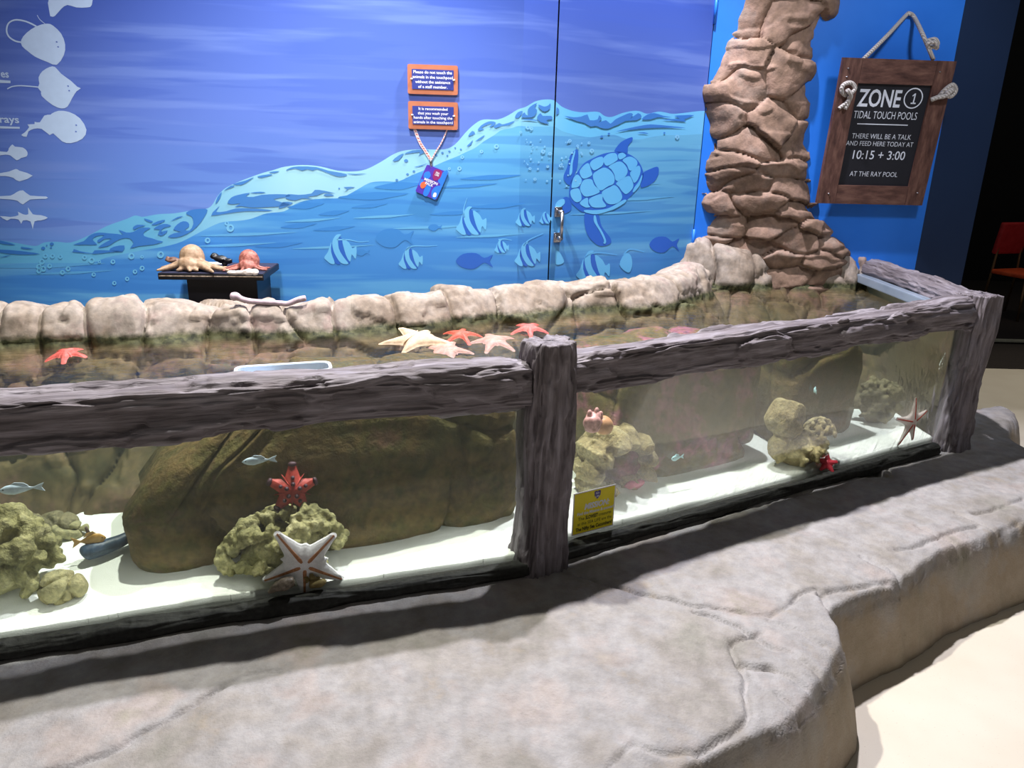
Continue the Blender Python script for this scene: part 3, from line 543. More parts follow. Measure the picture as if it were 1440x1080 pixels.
# ------------------------------------------------------------------ tall rock pillar
rows = [(-120, 1050, 1178), (-40, 1050, 1176), (0, 1026, 1174), (14, 1018, 1174), (30, 1005, 1162), (60, 993, 1149), (96, 992, 1143), (106, 982, 1141), (118, 968, 1139), (132, 966, 1140), (144, 976, 1145), (170, 980, 1144), (186, 982, 1134), (200, 980, 1132), (215, 977, 1136), (235, 970, 1143), (250, 968, 1147), (270, 967, 1144), (288, 968, 1146), (302, 978, 1160), (322, 974, 1174), (340, 970, 1196), (356, 968, 1208), (380, 965, 1215), (430, 962, 1215)]
yc = 4.44
rz = np.array([atY((a+b)/2, v, 4.3)[2] for v, a, b in rows])[::-1]; xl = np.array([atY(a, v, 4.36)[0] for v, a, b in rows])[::-1]; xr = np.array([atY(b, v, 4.36)[0] for v, a, b in rows])[::-1]
nz, na = 360, 420
z = np.linspace(.3, 3.0, nz); L_ = np.interp(z, rz, xl)+.012; R_ = np.interp(z, rz, xr)-.012
mainR = np.minimum(R_, np.interp(z, [0, 1.5, 1.6, 3], [1.95, 1.78, 1.78, 2.2]))
th = np.linspace(0, 2*math.pi, na, endpoint=False)
ct, st = np.cos(th), np.sin(th); sq = lambda a, e: np.sign(a)*np.abs(a)**e
cx = (L_+R_)/2; hw = (R_-L_)/2; dp = np.interp(z, [.3, 1.0, 1.2, 1.35, 1.6, 2.2, 3], [.2, .2, .22, .25, .25, .22, .24])
# the low right-hand shoulder is set back towards the wall
xx = cx[:, None]+hw[:, None]*sq(ct, .75)[None]
back = sstep(0, .25, xx-mainR[:, None])
G = np.stack([xx, yc+dp[:, None]*(sq(st, .8)[None])*(1-.45*back), np.repeat(z[:, None], na, 1)], -1)
N = gnormals(G, False, True); Q = G.reshape(-1, 3); Nf = N.reshape(-1, 3)
sgn = 1 if (Nf[na*100+10] @ np.array([ct[10], st[10], 0])) > 0 else -1
def wz(Q):
    zz = np.where(Q[:, 2] < 1.62, Q[:, 2]*2.6, 1.62*2.6+(Q[:, 2]-1.62)*1.25); return np.c_[Q[:, 0]*.9, Q[:, 1]*.8, zz]
W = wz(Q); W = W+np.c_[fbm(Q, 2, 5, 1), fbm(Q, 2, 5, 5), fbm(Q, 2, 5, 9)]*.09
cand = W[RNG.permutation(len(W))[:9000]]; seeds = []
for c in cand:
    rad = .20 if RNG.rand() < .6 else .34
    if all(np.linalg.norm(c-q) > rad for q in seeds[-400:]): seeds.append(c)
seeds = np.array(seeds); f1, f2, ix = voro(W, seeds); ed = f2-f1
cell = np.random.RandomState(5).uniform(-1, 1, len(seeds))[ix]
tilt = np.random.RandomState(6).uniform(-1, 1, (len(seeds), 3))[ix]; loc = W-seeds[ix]
r = .013*(sstep(0, .09, ed)**.5-.7)+cell*.016+np.clip((tilt*loc).sum(1), -.25, .25)*.15-.010*np.exp(-(ed/.009)**2)*(fbm(Q, 2, 4, 50) > -.15)
r = r+fbm(Q, 3, 4.5, 2)*.024+fbm(Q, 3, 30, 7)*.002+sstep(.0, .09, fbm(Q*np.array([1, 1, 2.4]), 2, 5, 12))*.008
Q = Q+Nf*sgn*r[:, None]
Q[:, 1] = np.minimum(Q[:, 1], PR.o[1]+(Q[:, 0]-PR.o[0])*.07+.03)
Fl = gridfaces(nz, na, cv=True).tolist(); Fl.append(list(range((nz-1)*na, nz*na)))
o = meshobj('rock_tower', Q, Fl, m_pillar)
tag(o, 'tall brown stacked rock pillar against the bright blue wall beside the hanging board', 'rock pillar')

# ------------------------------------------------------------------ weathered timber frame and glass
t = NT('grey_weathered_timber'); v = t.coord('Object', (1, 1, .07)); vo = t.coord('Object')
n1 = t.noise(v, 42, 5, .6); n2 = t.noise(v, 130, 4, .6); n3 = t.noise(vo, 7, 4, .6)
col = t.ramp(n1, [(.28, (86, 79, 82)), (.46, (128, 120, 124)), (.6, (153, 146, 152)), (.75, (178, 171, 177))])
col = t.mix(.4, col, t.ramp(n3, [(.3, (98, 82, 74)), (.5, (128, 126, 128)), (.7, (150, 150, 156))]), 'OVERLAY')
m_wood = t.pbr(col, .62, t.bump(t.math('ADD', t.math('MULTIPLY', n1, .6), t.math('MULTIPLY', n2, .4)), .8, .012), 0, .35)
def beam(name, A, B, w, h, parent, up=(0, 0, 1), n=2.6, du=.006, nv=150, seed=0, taper=None, lump=.016, groove=.007, chip=.012, yaw=None, mat=None):
    """gnarled timber from A to B: w across, h along up; geometry along its own z axis"""
    A = Vector(A); B = Vector(B); ax = (B-A); Ln = ax.length; ax.normalize(); upv = Vector(up); ux = upv.cross(ax).normalized(); uy = ax.cross(ux).normalized()
    nu = int(Ln/du); s = np.linspace(0, Ln, nu); s = np.r_[[0]*4, s, [Ln]*4]; k = np.r_[[.02, .5, .85, .96], np.ones(nu), [.96, .85, .5, .02]]
    th = np.linspace(0, 2*math.pi, nv, endpoint=False); c, sn = np.cos(th), np.sin(th)
    X = np.sign(c)*np.abs(c)**(2/n)*w/2; Y = np.sign(sn)*np.abs(sn)**(2/n)*h/2
    tp = np.ones(len(s)) if taper is None else np.interp(s/Ln, [a for a, b in taper], [b for a, b in taper])
    G = np.stack([X[None]*(k*tp)[:, None], Y[None]*(k*tp)[:, None], np.repeat(s[:, None], nv, 1)], -1)
    Q = G.reshape(-1, 3); N = np.c_[np.sign(Q[:, 0])*np.abs(Q[:, 0]/(w/2))**(n-1)/w, np.sign(Q[:, 1])*np.abs(Q[:, 1]/(h/2))**(n-1)/h, np.zeros(len(Q))]; N /= np.linalg.norm(N, axis=1, keepdims=True)+1e-9
    wob = np.c_[Q[:, 0], Q[:, 1], Q[:, 2]*.12]+np.c_[fbm(Q, 2, 5, seed+3), fbm(Q, 2, 5, seed+7), Q[:, 0]*0]*.012
    r = fbm(np.c_[Q[:, :2], Q[:, 2]*.6], 3, 5.5, seed)*lump
    g = fbm(wob, 2, 48, seed+20); r -= groove*sstep(.12, .55, np.abs(g)*1.6)*1.0
    g2 = vnoise(wob*95+seed); r -= groove*.55*sstep(.25, .7, g2)
    pl_ = fbm(np.c_[Q[:, :2]*14, Q[:, 2]*3.5], 3, 1, seed+40); r += chip*(sstep(-.02, .05, pl_)-.5)+chip*.6*(sstep(.18, .24, pl_)-.5)
    r = r*np.repeat(np.clip(k, .3, 1), nv)
    Q = Q+N*r[:, None]; en = (np.repeat(k, nv) < 1)
    Q[:, 2] += np.where(en, fbm(Q, 3, 30, seed+9)*.012+fbm(Q, 2, 9, seed+2)*.012, 0)*np.where(np.repeat(np.arange(len(s)), nv) < 4, -1, 1)
    Fc = gridfaces(len(s), nv, cv=True).tolist(); Fc.append(list(range(nv))[::-1]); Fc.append(list(range((len(s)-1)*nv, len(s)*nv)))
    o = meshobj(name, Q, Fc, mat or m_wood, parent)
    m = Matrix((ux, uy, ax)).transposed().to_4x4(); m.translation = A; o.matrix_local = parent.matrix_world.inverted() @ m if parent else m
    return o
tank = empty('touch_pool', (.4, 2.7, .3)); bpy.context.view_layer.update()
tag(tank, 'long glass fronted touch pool framed in grey weathered timber', 'touch pool')
gl0, gl1, gr0, gr1 = np.array([-1.311, 1.634]), np.array([.06, 2.096]), np.array([.18, 2.20]), np.array([1.95, 3.205])
dl = (gl1-gl0)/np.linalg.norm(gl1-gl0); dr = (gr1-gr0)/np.linalg.norm(gr1-gr0); nl = np.array([-dl[1], dl[0]]); nr = np.array([-dr[1], dr[0]])
beam('rail', (*(gl0-dl*1.0+nl*.048), .922), (*(gl1+nl*.05), .922), .130, .145, tank, seed=3, n=4.5, lump=.013, groove=.006)
beam('rail', (*(gr0+nr*.05-dr*.02), .930), (*(gr1+nr*.05+dr*.10), .935), .130, .138, tank, seed=11, n=4.5, lump=.013, groove=.006)
beam('rail', (2.10, 3.40, .965), (2.07, 4.36, .975), .13, .13, tank, n=2.1, seed=23, groove=.004, chip=.008)
beam('post', (.104, 2.155, .27), (.112, 2.178, 1.045), .172, .155, tank, up=(.50, -.86, 0), seed=31, n=3.2, taper=[(0, 1.12), (.06, 1.04), (.3, .98), (.55, 1.04), (.8, .93), (.93, .98), (1, .9)], groove=.010, chip=.006, nv=180)
beam('post', (2.06, 3.30, .27), (2.09, 3.32, 1.02), .20, .17, tank, up=(.45, -.9, 0), seed=47, n=2.8, taper=[(0, 1.16), (.1, 1.0), (.5, .92), (.85, 1.0), (1, .92)], groove=.009, chip=.008, nv=170)
m_sill = plain('black_rubber_sill', (32, 32, 28), .7, var=14, sc=60, bmp=.6)
beam('sill', (*(gl0-dl*1.0-nl*.005), .318), (*(gl1-nl*.005), .318), .055, .055, tank, seed=55, lump=.006, groove=.003, chip=.005, du=.01, nv=60, mat=m_sill)
beam('sill', (*(gr0-nr*.005), .318), (*(gr1-nr*.005), .318), .055, .055, tank, seed=66, lump=.006, groove=.003, chip=.005, du=.01, nv=60, mat=m_sill)
def glassmat(name, tint, fmul=.6, rough=.02):
    t = NT(name); tr = t.n('ShaderNodeBsdfTransparent'); tr.inputs[0].default_value = (*tint, 1); gs = t.n('ShaderNodeBsdfGlossy'); gs.inputs['Roughness'].default_value = rough
    fr = t.n('ShaderNodeFresnel'); fr.inputs[0].default_value = 1.45; mx = t.n('ShaderNodeMixShader'); t.l(t.math('MULTIPLY', fr.outputs[0], fmul), mx.inputs[0]); t.l(tr.outputs[0], mx.inputs[1]); t.l(gs.outputs[0], mx.inputs[2]); t.l(mx.outputs[0], t.out.inputs[0]); return t.m
m_glass = glassmat('tank_glass', (.98, .99, .98), .32)
def pane(a, b, z0, z1, th, nn):
    mb = MB(); a = np.array(a); b = np.array(b); q = []
    for k in (0, th): q += [(*(a+nn*k), z0), (*(b+nn*k), z0), (*(b+nn*k), z1), (*(a+nn*k), z1)]
    mb.add(q, [(0, 1, 2, 3), (4, 7, 6, 5), (0, 4, 5, 1), (1, 5, 6, 2), (2, 6, 7, 3), (3, 7, 4, 0)]); return mb.build('glass_panel', m_glass, tank)
def keepworld(o): o.matrix_parent_inverse = tank.matrix_world.inverted(); return o
g1 = keepworld(pane(gl0-dl*1.0+nl*.022, gl1+dl*.03+nl*.022, .335, .90, .012, nl)); g2 = keepworld(pane(gr0-dr*.06+nr*.022, gr1+dr*.04+nr*.022, .335, .90, .012, nr))
g3 = keepworld(pane((1.985, 3.27), (1.985, 4.40), .335, .935, .02, np.array([1., 0])))
mb = MB(); mb.box((2.045, 3.85, .60), (.035, 1.0, .58), None, 0, .004); keepworld(mb.build('added_light_block', plain('grey_green_panel', (150, 164, 152), .6, var=8, sc=12), tank))  # opaque panel added outside the end glass to keep light off the step
m_acr = plain('polished_acrylic_edge', (136, 150, 166), .12, var=10, sc=4, spec=.8)
mb = MB(); mb.box((1.99, 3.83, .925), (.05, 1.1, .045), None, 0, .006); mb.build('glass_top_edge', m_acr, g3)

# ------------------------------------------------------------------ sand and water
FR = [(-2.262, 1.349), (-1.324, 1.666), (.05, 2.130), (.17, 2.236), (1.0, 2.708), (1.97, 3.262)]
BK = [(-2.3, 2.62), (-1.45, 2.86), (-.45, 3.18), (.05, 3.42), (.95, 4.05), (1.97, 4.42)]
nu, nv = 300, 90
def interp_path(P, n):
    P = np.array(P); return np.c_[np.interp(np.linspace(0, 1, n), np.linspace(0, 1, len(P)), P[:, 0]), np.interp(np.linspace(0, 1, n), np.linspace(0, 1, len(P)), P[:, 1])]
fa, bb = interp_path(FR, nu), interp_path(BK, nu); tt = np.linspace(0, 1, nv)[None, :, None]
XY = fa[:, None]*(1-tt)+bb[:, None]*tt
q = np.c_[XY.reshape(-1, 2), np.zeros(nu*nv)]
def closed_block(name, top, zb, mat):
    b = top.copy(); b[:, 2] = zb; V = np.r_[top, b]; n = nu*nv
    Fc = gridfaces(nu, nv).tolist()+gridfaces(nu, nv, base=n, flip=True).tolist()
    lo = lambda i, j: i*nv+j
    for i in range(nu-1):
        for j in (0, nv-1):
            f = [lo(i, j), lo(i+1, j), lo(i+1, j)+n, lo(i, j)+n]; Fc.append(f[::-1] if j == 0 else f)
    for j in range(nv-1):
        for i in (0, nu-1):
            f = [lo(i, j), lo(i, j+1), lo(i, j+1)+n, lo(i, j)+n]; Fc.append(f if i == 0 else f[::-1])
    o = meshobj(name, V, Fc, mat)
    bm = bmesh.new(); bm.from_mesh(o.data); bmesh.ops.recalc_face_normals(bm, faces=bm.faces[:]); bm.to_mesh(o.data); bm.free(); return o
sz = .350+fbm(q, 3, 2.2, 3)*.012+fbm(q, 3, 14, 6)*.003
for u, v, hgt_, rr in ((690, 750, .035, .22), (620, 780, .015, .15), (1000, 690, .01, .2)):
    c = atZ(u, v, .37)[:2]; sz += hgt_*sstep(0, .16, np.tile(tt.ravel(), nu))*np.exp(-(((q[:, :2]-c)**2).sum(1))/rr**2)
t = NT('white_sand'); v = t.coord('World'); n1 = t.noise(v, 260, 2); n2 = t.noise(v, 5, 3)
m_sand = t.pbr(t.mix(.10, t.ramp(n2, [(.3, (236, 238, 232)), (.7, (246, 247, 243))]), t.ramp(n1, [(.3, (150, 148, 136)), (.5, (240, 240, 236))]), 'MULTIPLY'), .9, t.bump(n1, .3, .003), 0, .1)
o = closed_block('white_sand', np.c_[q[:, :2], sz], .30, m_sand); tag(o, 'white sand covering the floor of the touch pool', 'sand', None, 'stuff')
wz_ = .87+fbm(np.c_[q[:, 0], q[:, 1], q[:, 0]*0], 2, 7, 3)*.0022+fbm(q, 2, 23, 8)*.0012
t = NT('pool_water'); tr = t.n('ShaderNodeBsdfTransparent'); gs = t.n('ShaderNodeBsdfGlossy'); gs.inputs['Roughness'].default_value = .015
v = t.coord('World', (1, 1.6, 1)); bm_ = t.bump(t.noise(v, 16, 3, .5, .6), .35, .012); fr = t.n('ShaderNodeFresnel'); fr.inputs[0].default_value = 1.33
t.l(bm_, gs.inputs['Normal']); t.l(bm_, fr.inputs['Normal']); mx = t.n('ShaderNodeMixShader'); t.l(t.math('MULTIPLY', fr.outputs[0], .85), mx.inputs[0]); t.l(tr.outputs[0], mx.inputs[1]); t.l(gs.outputs[0], mx.inputs[2]); t.l(mx.outputs[0], t.out.inputs[0])
WATER_VOL = True
if WATER_VOL:
    ab = t.n('ShaderNodeVolumeAbsorption'); ab.inputs['Color'].default_value = (.76, .88, .78, 1); ab.inputs['Density'].default_value = .85
    scv = t.n('ShaderNodeVolumeScatter'); scv.inputs['Color'].default_value = (.84, .92, .80, 1); scv.inputs['Density'].default_value = .10
    ad = t.n('ShaderNodeAddShader'); t.l(ab.outputs[0], ad.inputs[0]); t.l(scv.outputs[0], ad.inputs[1]); t.l(ad.outputs[0], t.out.inputs['Volume'])
    t.m.cycles.homogeneous_volume = True
o = closed_block('pool_water', np.c_[q[:, :2], wz_], .335, t.m); tag(o, 'clear greenish water filling the touch pool', 'water', None, 'stuff')
# ------------------------------------------------------------------ rocks and corals in the pool
def boulder(name, c, half, rz, mat, n=7, seed=1, ns=14, relief=.026, deform=None, res=110, cracks=None):
    th = np.linspace(0, 2*math.pi, res*2, endpoint=False); ph = np.linspace(-math.pi/2, math.pi/2, res)
    sp = lambda a: np.sign(a)*np.abs(a)**(2/n)
    C_, S_ = sp(np.cos(ph))[:, None], sp(np.sin(ph))[:, None]
    G = np.stack([half[0]*C_*sp(np.cos(th))[None], half[1]*C_*sp(np.sin(th))[None], half[2]*np.repeat(S_, res*2, 1)], -1)
    Q = G.reshape(-1, 3); N = Q/np.array(half)**1.6; N /= np.linalg.norm(N, axis=1, keepdims=True)+1e-9
    rs = np.random.RandomState(seed); S = rs.uniform(-1, 1, (ns, 3))*np.array(half)*1.05
    W = Q*np.array([1, 1, 1.3])+np.c_[fbm(Q, 2, 5, seed), fbm(Q, 2, 5, seed+5), fbm(Q, 2, 5, seed+9)]*.05
    f1, f2, ix = voro(W, S*np.array([1, 1, 1.3])); ed = f2-f1
    r = relief*(sstep(0, .07, ed)**.6-.6)+rs.uniform(-1, 1, ns)[ix]*relief*.7-.016*np.exp(-(ed/.009)**2)+fbm(Q, 4, 6, seed+3)*.022+fbm(Q, 3, 25, seed+7)*.005
    if cracks:
        for L in cracks:
            dd = seg_dist(Q[:, [0, 2]]+np.c_[fbm(Q, 2, 14, 3), fbm(Q, 2, 14, 8)]*.012, L); r -= (.022*np.exp(-(dd/.010)**2)-.010*np.exp(-(dd/.045)**2))*(Q[:, 1] < 0)
    Q = Q+N*r[:, None]
    if deform: Q = deform(Q)
    Fc = gridfaces(res, res*2, cv=True).tolist()
    o = meshobj(name, Q, Fc, mat); o.location = c; o.rotation_euler = (0, 0, rz); return o
aL = math.atan2(dl[1], dl[0]); aR = math.atan2(dr[1], dr[0])
def defA(Q):
    Q = Q.copy(); L = -.62; k = sstep(-.05, .25, Q[:, 2])*sstep(.1, -.62, Q[:, 0]); Q[:, 0] += k*.30; Q[:, 1] += sstep(0, .26, Q[:, 2])*.05; return Q
def ckA(P):
    o_ = np.array([-.53, 2.10])+nl*.01; q_ = Plane((*o_, 0), (*dl, 0)); c_ = (cA-o_) @ dl
    return [(lambda a: (a[0]-c_-.30*float(sstep(-.05, .25, np.array([a[1]-.585]))[0])*float(sstep(.1, -.62, np.array([a[0]-c_]))[0]), a[1]-.585))(q_.uv(*p)) for p in smoothline(P, 3)]
cA = np.array([-.53, 2.10])+nl*.27
tag(boulder('boulder', (*cA, .585), (.61, .26, .262), aL, m_uw, seed=4, ns=13, deform=defA, res=190, cracks=[ckA(c_) for c_ in ([(196, 712), (240, 704), (285, 690), (302, 662), (326, 622)], [(200, 716), (245, 718), (300, 716), (345, 706)], [(440, 705), (490, 699), (560, 695), (600, 688)])]), 'big olive brown boulder behind the white starfish in the front panel', 'rock', 'large rocks in the pool')
cB = np.array([.74, 2.82])+nr*.24
tag(boulder('boulder', (*cB, .585), (.40, .24, .255), aR, m_uwpink, seed=9, ns=10), 'large rock with pink crust along its top beside the yellow card', 'rock', 'large rocks in the pool')
cC = np.array([1.42, 3.18])+nr*.22
tag(boulder('boulder', (*cC, .58), (.25, .2, .25), aR, m_uw, seed=15, ns=8), 'dark olive rock behind the knobbly coral near the corner post', 'rock', 'large rocks in the pool')
def coral(name, c, size, rz, mat, nk=90, kr=(.010, .02), vox=.005, seed=0, core=.78, cluster=True, extra=None, wob=.25, down=-.3):
    rs = np.random.RandomState(seed); random.seed(seed); mb = MB(); size = np.array(size)
    mb.ell((0, 0, size[2]*.45), size*np.array([core, core, core*.75]), wob=.3, sub=3)
    for k in range(nk):
        v = rs.normal(size=3); v /= np.linalg.norm(v)
        if v[2] < down: v[2] = -v[2]
        p = v*size*np.array([.9, .9, .72])*(1+.14*fbm(v[None]*2.1, 2, 1, seed)[0]); p[2] += size[2]*.40
        r = rs.uniform(*kr); mb.ell(p, (r, r*rs.uniform(.8, 1.2), r*rs.uniform(.9, 1.5)), sub=1, wob=wob)
        if cluster:
            for j in range(3):
                w = v+rs.normal(size=3)*.5; w /= np.linalg.norm(w); q = p+w*r*1.1; mb.ell(q, (r*.55,)*3, sub=1)
    if extra: extra(mb, rs)
    o = mb.build(name, mat, None, True, vox); o.location = c; o.rotation_euler = (0, 0, rz); return o
pc = atZ(403, 812, .36); pc = pc+np.array([*nl, 0])*.06
tag(coral('coral', pc, (.185, .085, .16), aL, m_coral, 150, (.013, .021), .0042, 3, core=.66), 'knobbly green coral mound behind the white starfish on the glass', 'coral', 'corals on the sand')
p_ = atZ(-30, 864, .36)+np.array([*nl, 0])*.13
tag(coral('coral', p_, (.17, .11, .21), aL, m_coral, 110, (.02, .036), .007, 8, wob=.5), 'big lumpy green coral at the far left end of the front panel', 'coral', 'corals on the sand')
def arch(mb, rs):
    for x, z, r in ((-.12, .03, .042), (-.135, .09, .045), (-.11, .16, .05), (-.045, .205, .05), (.03, .20, .046), (.09, .165, .042), (.125, .10, .038), (.13, .04, .042), (.06, .005, .034), (-.04, .0, .03)):
        if r: mb.ell((x, 0, z), (r, r*2.0, r), wob=.5, sub=2)
        for k in range(9):
            if r:
                v = rs.normal(size=3); v /= np.linalg.norm(v); mb.ell(np.array([x, 0, z])+v*r, (.012,)*3, sub=1, wob=.3)
p_ = atZ(882, 694, .36)+np.array([*nr, 0])*.07
def coral_arch(c):
    rs = np.random.RandomState(5); mb = MB(); arch(mb, rs); mb.ell((0, .125, .09), (.12, .03, .11), wob=.4)
    o = mb.build('coral', m_coralp, None, True, .005); o.location = c; o.rotation_euler = (0, 0, aR); return o
o = coral_arch(p_); tag(o, 'pale coral rock with a dark hollow just behind the yellow card', 'coral', 'corals on the sand')
mb = MB(); mb.ell((.06, -.04, .012), (.045, .02, .018), wob=.4); pk = mb.build('pink_crust', plain('pink_crust', (176, 92, 110), .7, var=20, sc=60), o, True); pk['label'] = 'pink crust at the foot'
p_ = atZ(1150, 660, .36)+np.array([*nr, 0])*.10
def twoheads(mb, rs):
    mb.ell((-.075, .03, .19), (.085, .07, .085), wob=.35, sub=3); mb.ell((-.10, .02, .07), (.06, .05, .06), wob=.4)
    for k in range(70):
        v = rs.normal(size=3); v /= np.linalg.norm(v); v[2] = abs(v[2])
        p = np.array([.09, -.01, .10])+v*np.array([.075, .06, .075]); mb.ell(p, (.010, .010, .014), sub=1, wob=.2)
tag(coral('coral', p_, (.13, .08, .10), aR, m_coralp, 40, (.012, .02), .005, 12, extra=twoheads), 'pale two lobed coral with branching knobs near the corner post', 'coral', 'corals on the sand')
p_ = np.array([1.80, 3.47, .362])
tag(coral('coral', p_, (.12, .08, .17), .3, m_dkstone, 60, (.014, .026), .006, 21), 'dull grey coral clump behind the striped starfish', 'coral', 'corals on the sand')
def stone(c, half, mat, label, seed, rz=0):
    o = boulder('stone', c, half, rz, mat, n=2.4, seed=seed, ns=6, relief=.006, res=40); return tag(o, label, 'stone', 'loose stones on the sand')
p_ = atZ(82, 846, .36); stone((p_[0]+.0, p_[1]+.03, .385), (.055, .04, .042), m_stone, 'pale green rounded stone beside the big lumpy coral', 31, .3)
p_ = atZ(62, 750, .36); stone((p_[0], p_[1], .385), (.10, .05, .045), m_dkstone, 'low grey stone on the sand behind the big lumpy coral', 33, .2)
p_ = atZ(95, 752, .36); stone((p_[0], p_[1], .375), (.06, .03, .03), m_stone, 'pale flat stone on the sand beyond the dark sea cucumber', 35, .5)
p_ = atZ(440, 826, .36); stone((p_[0], p_[1]+.012, .378), (.04, .025, .03), plain('brown_stone', (128, 112, 66), .7, var=22, sc=40), 'small brown stone at the foot of the white starfish', 37)
p_ = atZ(1000, 645, .36); stone((p_[0], p_[1], .385), (.06, .04, .04), m_dkstone, 'small grey mauve stone at the foot of the pink crusted rock', 39)

# ------------------------------------------------------------------ starfish
def star2d(arms, w0, w1, k=4):
    pts = []
    arms = sorted(arms); na_ = len(arms)
    for i, (a, l) in enumerate(arms):
        t = np.array([math.cos(a), math.sin(a)]); n = np.array([-t[1], t[0]])
        side = [(.42, w0*.80), (.62, w0*.58), (.82, (w0*.40+w1)/2+.12*w1), (.95, w1), (1.0, w1*.35)]
        for f, w in side: pts.append(t*l*f-n*w)
        for f, w in side[::-1]: pts.append(t*l*f+n*w)
        b = arms[(i+1) % na_][0]+(2*math.pi if i == na_-1 else 0); m = (a+b)/2; pts.append(np.array([math.cos(m), math.sin(m)])*w0*1.18/max(.6, math.sin((b-a)/2)))
    return np.array(smoothpoly(pts, k))
def starfish(c, nrm, up, R_, arms, w0, w1, T, mat, label, droop=0.0, groove=None, knobs=None, tips=None, group='starfish in the pool'):
    n = Vector(nrm).normalized(); u = Vector(up); u = (u-n*u.dot(n)).normalized(); r_ = u.cross(n)
    m = Matrix((r_, u, n)).transposed().to_4x4(); m.translation = Vector(c)
    root = empty('starfish'); root.matrix_world = m; tag(root, label, 'starfish', group)
    A = [(math.radians(a), l*R_) for a, l in arms]; o2 = star2d(A, w0, w1); rad = np.linalg.norm(o2, axis=1); K = 9
    def hz(r, rho): return T*np.sqrt(np.clip(1-rho**2, 0, 1))*(.38+.62*(1-np.clip(r/R_, 0, 1)))
    V = []; Fc = []; no = len(o2)
    for side in (1, -1):
        for k in range(K, 0, -1):
            rho = k/K; P = o2*rho; r = rad*rho; z = hz(r, rho)*(1 if side > 0 else -.25)-droop*(r/R_)**2*R_; V += [(x, y, zz) for (x, y), zz in zip(P, z)]
        V.append((0, 0, (T if side > 0 else -.25*T)))
    blk = K*no+1
    for s in (0, 1):
        f = gridfaces(K, no, cv=True, base=s*blk, flip=s == 0).tolist(); ce = s*blk+K*no; L0 = s*blk+(K-1)*no
        f += [((L0+i, L0+(i+1) % no, ce) if s == 0 else (L0+(i+1) % no, L0+i, ce)) for i in range(no)]; Fc += f
    for i in range(no): Fc.append((i, blk+i, blk+(i+1) % no, (i+1) % no))
    b = meshobj('body', V, Fc, mat, root); bm = bmesh.new(); bm.from_mesh(b.data); bmesh.ops.recalc_face_normals(bm, faces=bm.faces[:]); bm.to_mesh(b.data); bm.free()
    for a, l in A:
        t = np.array([math.cos(a), math.sin(a)]); nn = np.array([-t[1], t[0]])
        axis_r = np.linspace(.10*R_, .95*l, 14); zt = lambda r: hz(r, r/l*.985)-droop*(r/R_)**2*R_
        if groove:
            mb = MB(); V2 = []
            for i, r in enumerate(axis_r):
                w = groove[1]*(1-.55*i/13)*(.6 if i == 0 else 1); z = zt(r)
                for dx, dz in ((-w, -.001), (-w*.7, .0016), (0, .0006), (w*.7, .0016), (w, -.001)): V2.append((*(t*r+nn*dx), z+dz))
            mb.add(V2, gridfaces(14, 5).tolist()); mb.build('arm_groove', groove[0], root, True)
        if tips:
            mb = MB(); r0 = l*.86; mb.ell((*(t*l*.92), zt(l*.9)*.55), (l*.10, w1*1.35, T*.36), Matrix.Rotation(a, 3, 'Z'), wob=.1); mb.build('arm_tip', tips, root, True)
        if knobs:
            for r in (.24*R_, .46*R_):
                mb = MB(); z = zt(r); rr = .0075*(1-.4*r/R_); mb.ell((*(t*r), z+.002), (rr, rr, rr*1.5), sub=2); mb.build('knob', knobs, root, True)
    return root
m_swhite = plain('white_starfish_skin', (246, 245, 246), .6, var=8, sc=160, bmp=.3); m_sgroove = plain('tan_groove', (184, 128, 88), .7, var=18, sc=140, bmp=.3)
m_sred = plain('red_starfish_skin', (176, 58, 46), .6, var=24, sc=60, bmp=.3); m_sdark = plain('dark_tip', (64, 36, 46), .6, var=12, sc=60)
m_sor = plain('pale_orange_starfish_skin', (250, 232, 224), .6, var=14, sc=80, bmp=.3); m_sredline = plain('red_groove', (206, 84, 62), .6, var=14, sc=120)
m_scream = plain('cream_starfish_skin', (206, 180, 150), .6, var=14, sc=60, bmp=.3); m_spink = plain('pink_starfish_skin', (190, 146, 132), .6, var=16, sc=50, bmp=.3); m_scoral = plain('coral_red_skin', (226, 96, 88), .6, var=18, sc=60, bmp=.3)
PGL = Plane((*(gl0+nl*.034), 0), (*dl, 0)); PGR = Plane((*(gr0+nr*.034), 0), (*dr, 0))
def armset(pl, cpx, tips):
    a0 = np.array(pl.uv(*cpx)); out = []; R_ = 0
    for t in tips:
        d = np.array(pl.uv(*t))-a0; out.append([math.degrees(math.atan2(d[1], d[0])), np.linalg.norm(d)]); R_ = max(R_, out[-1][1])
    return R_, [(a, l/R_) for a, l in out]
PW = Plane(PGL.o+np.array([*nl, 0])*.004, PGL.ex)
R_, A_ = armset(PW, (428, 791), [(387, 748), (472, 750), (483, 815), (428, 838), (369, 817)])
starfish(PW.at(428, 791), PW.n, (0, 0, 1), R_, A_, .036, .010, .022, m_swhite, 'white starfish with tan grooves clinging to the front glass', groove=(m_sgroove, .0062))
PW2 = Plane(PGR.o+np.array([*nr, 0])*.004, PGR.ex)
R_, A_ = armset(PW2, (1282, 592), [(1288, 558), (1304, 577), (1260, 589), (1262, 627), (1283, 619)])
starfish(PW2.at(1282, 592), PW2.n, (0, 0, 1), R_, A_, .024, .008, .016, m_sor, 'pale starfish striped orange red on the glass beside the corner post', groove=(m_sredline, .0042))
PS = Plane((*(np.array(pc[:2])+nl*.03), 0), (*dl, 0))
R_, A_ = armset(PS, (412, 688), [(411, 652), (446, 676), (430, 713), (388, 715), (376, 678)])
starfish(PS.at(412, 688), tuple(PS.n+np.array([0, 0, .25])), (0, 0, 1), R_, A_, .030, .010, .028, m_sred, 'red starfish with dark knobs and tips on top of the green coral', knobs=m_sdark, tips=m_sdark)
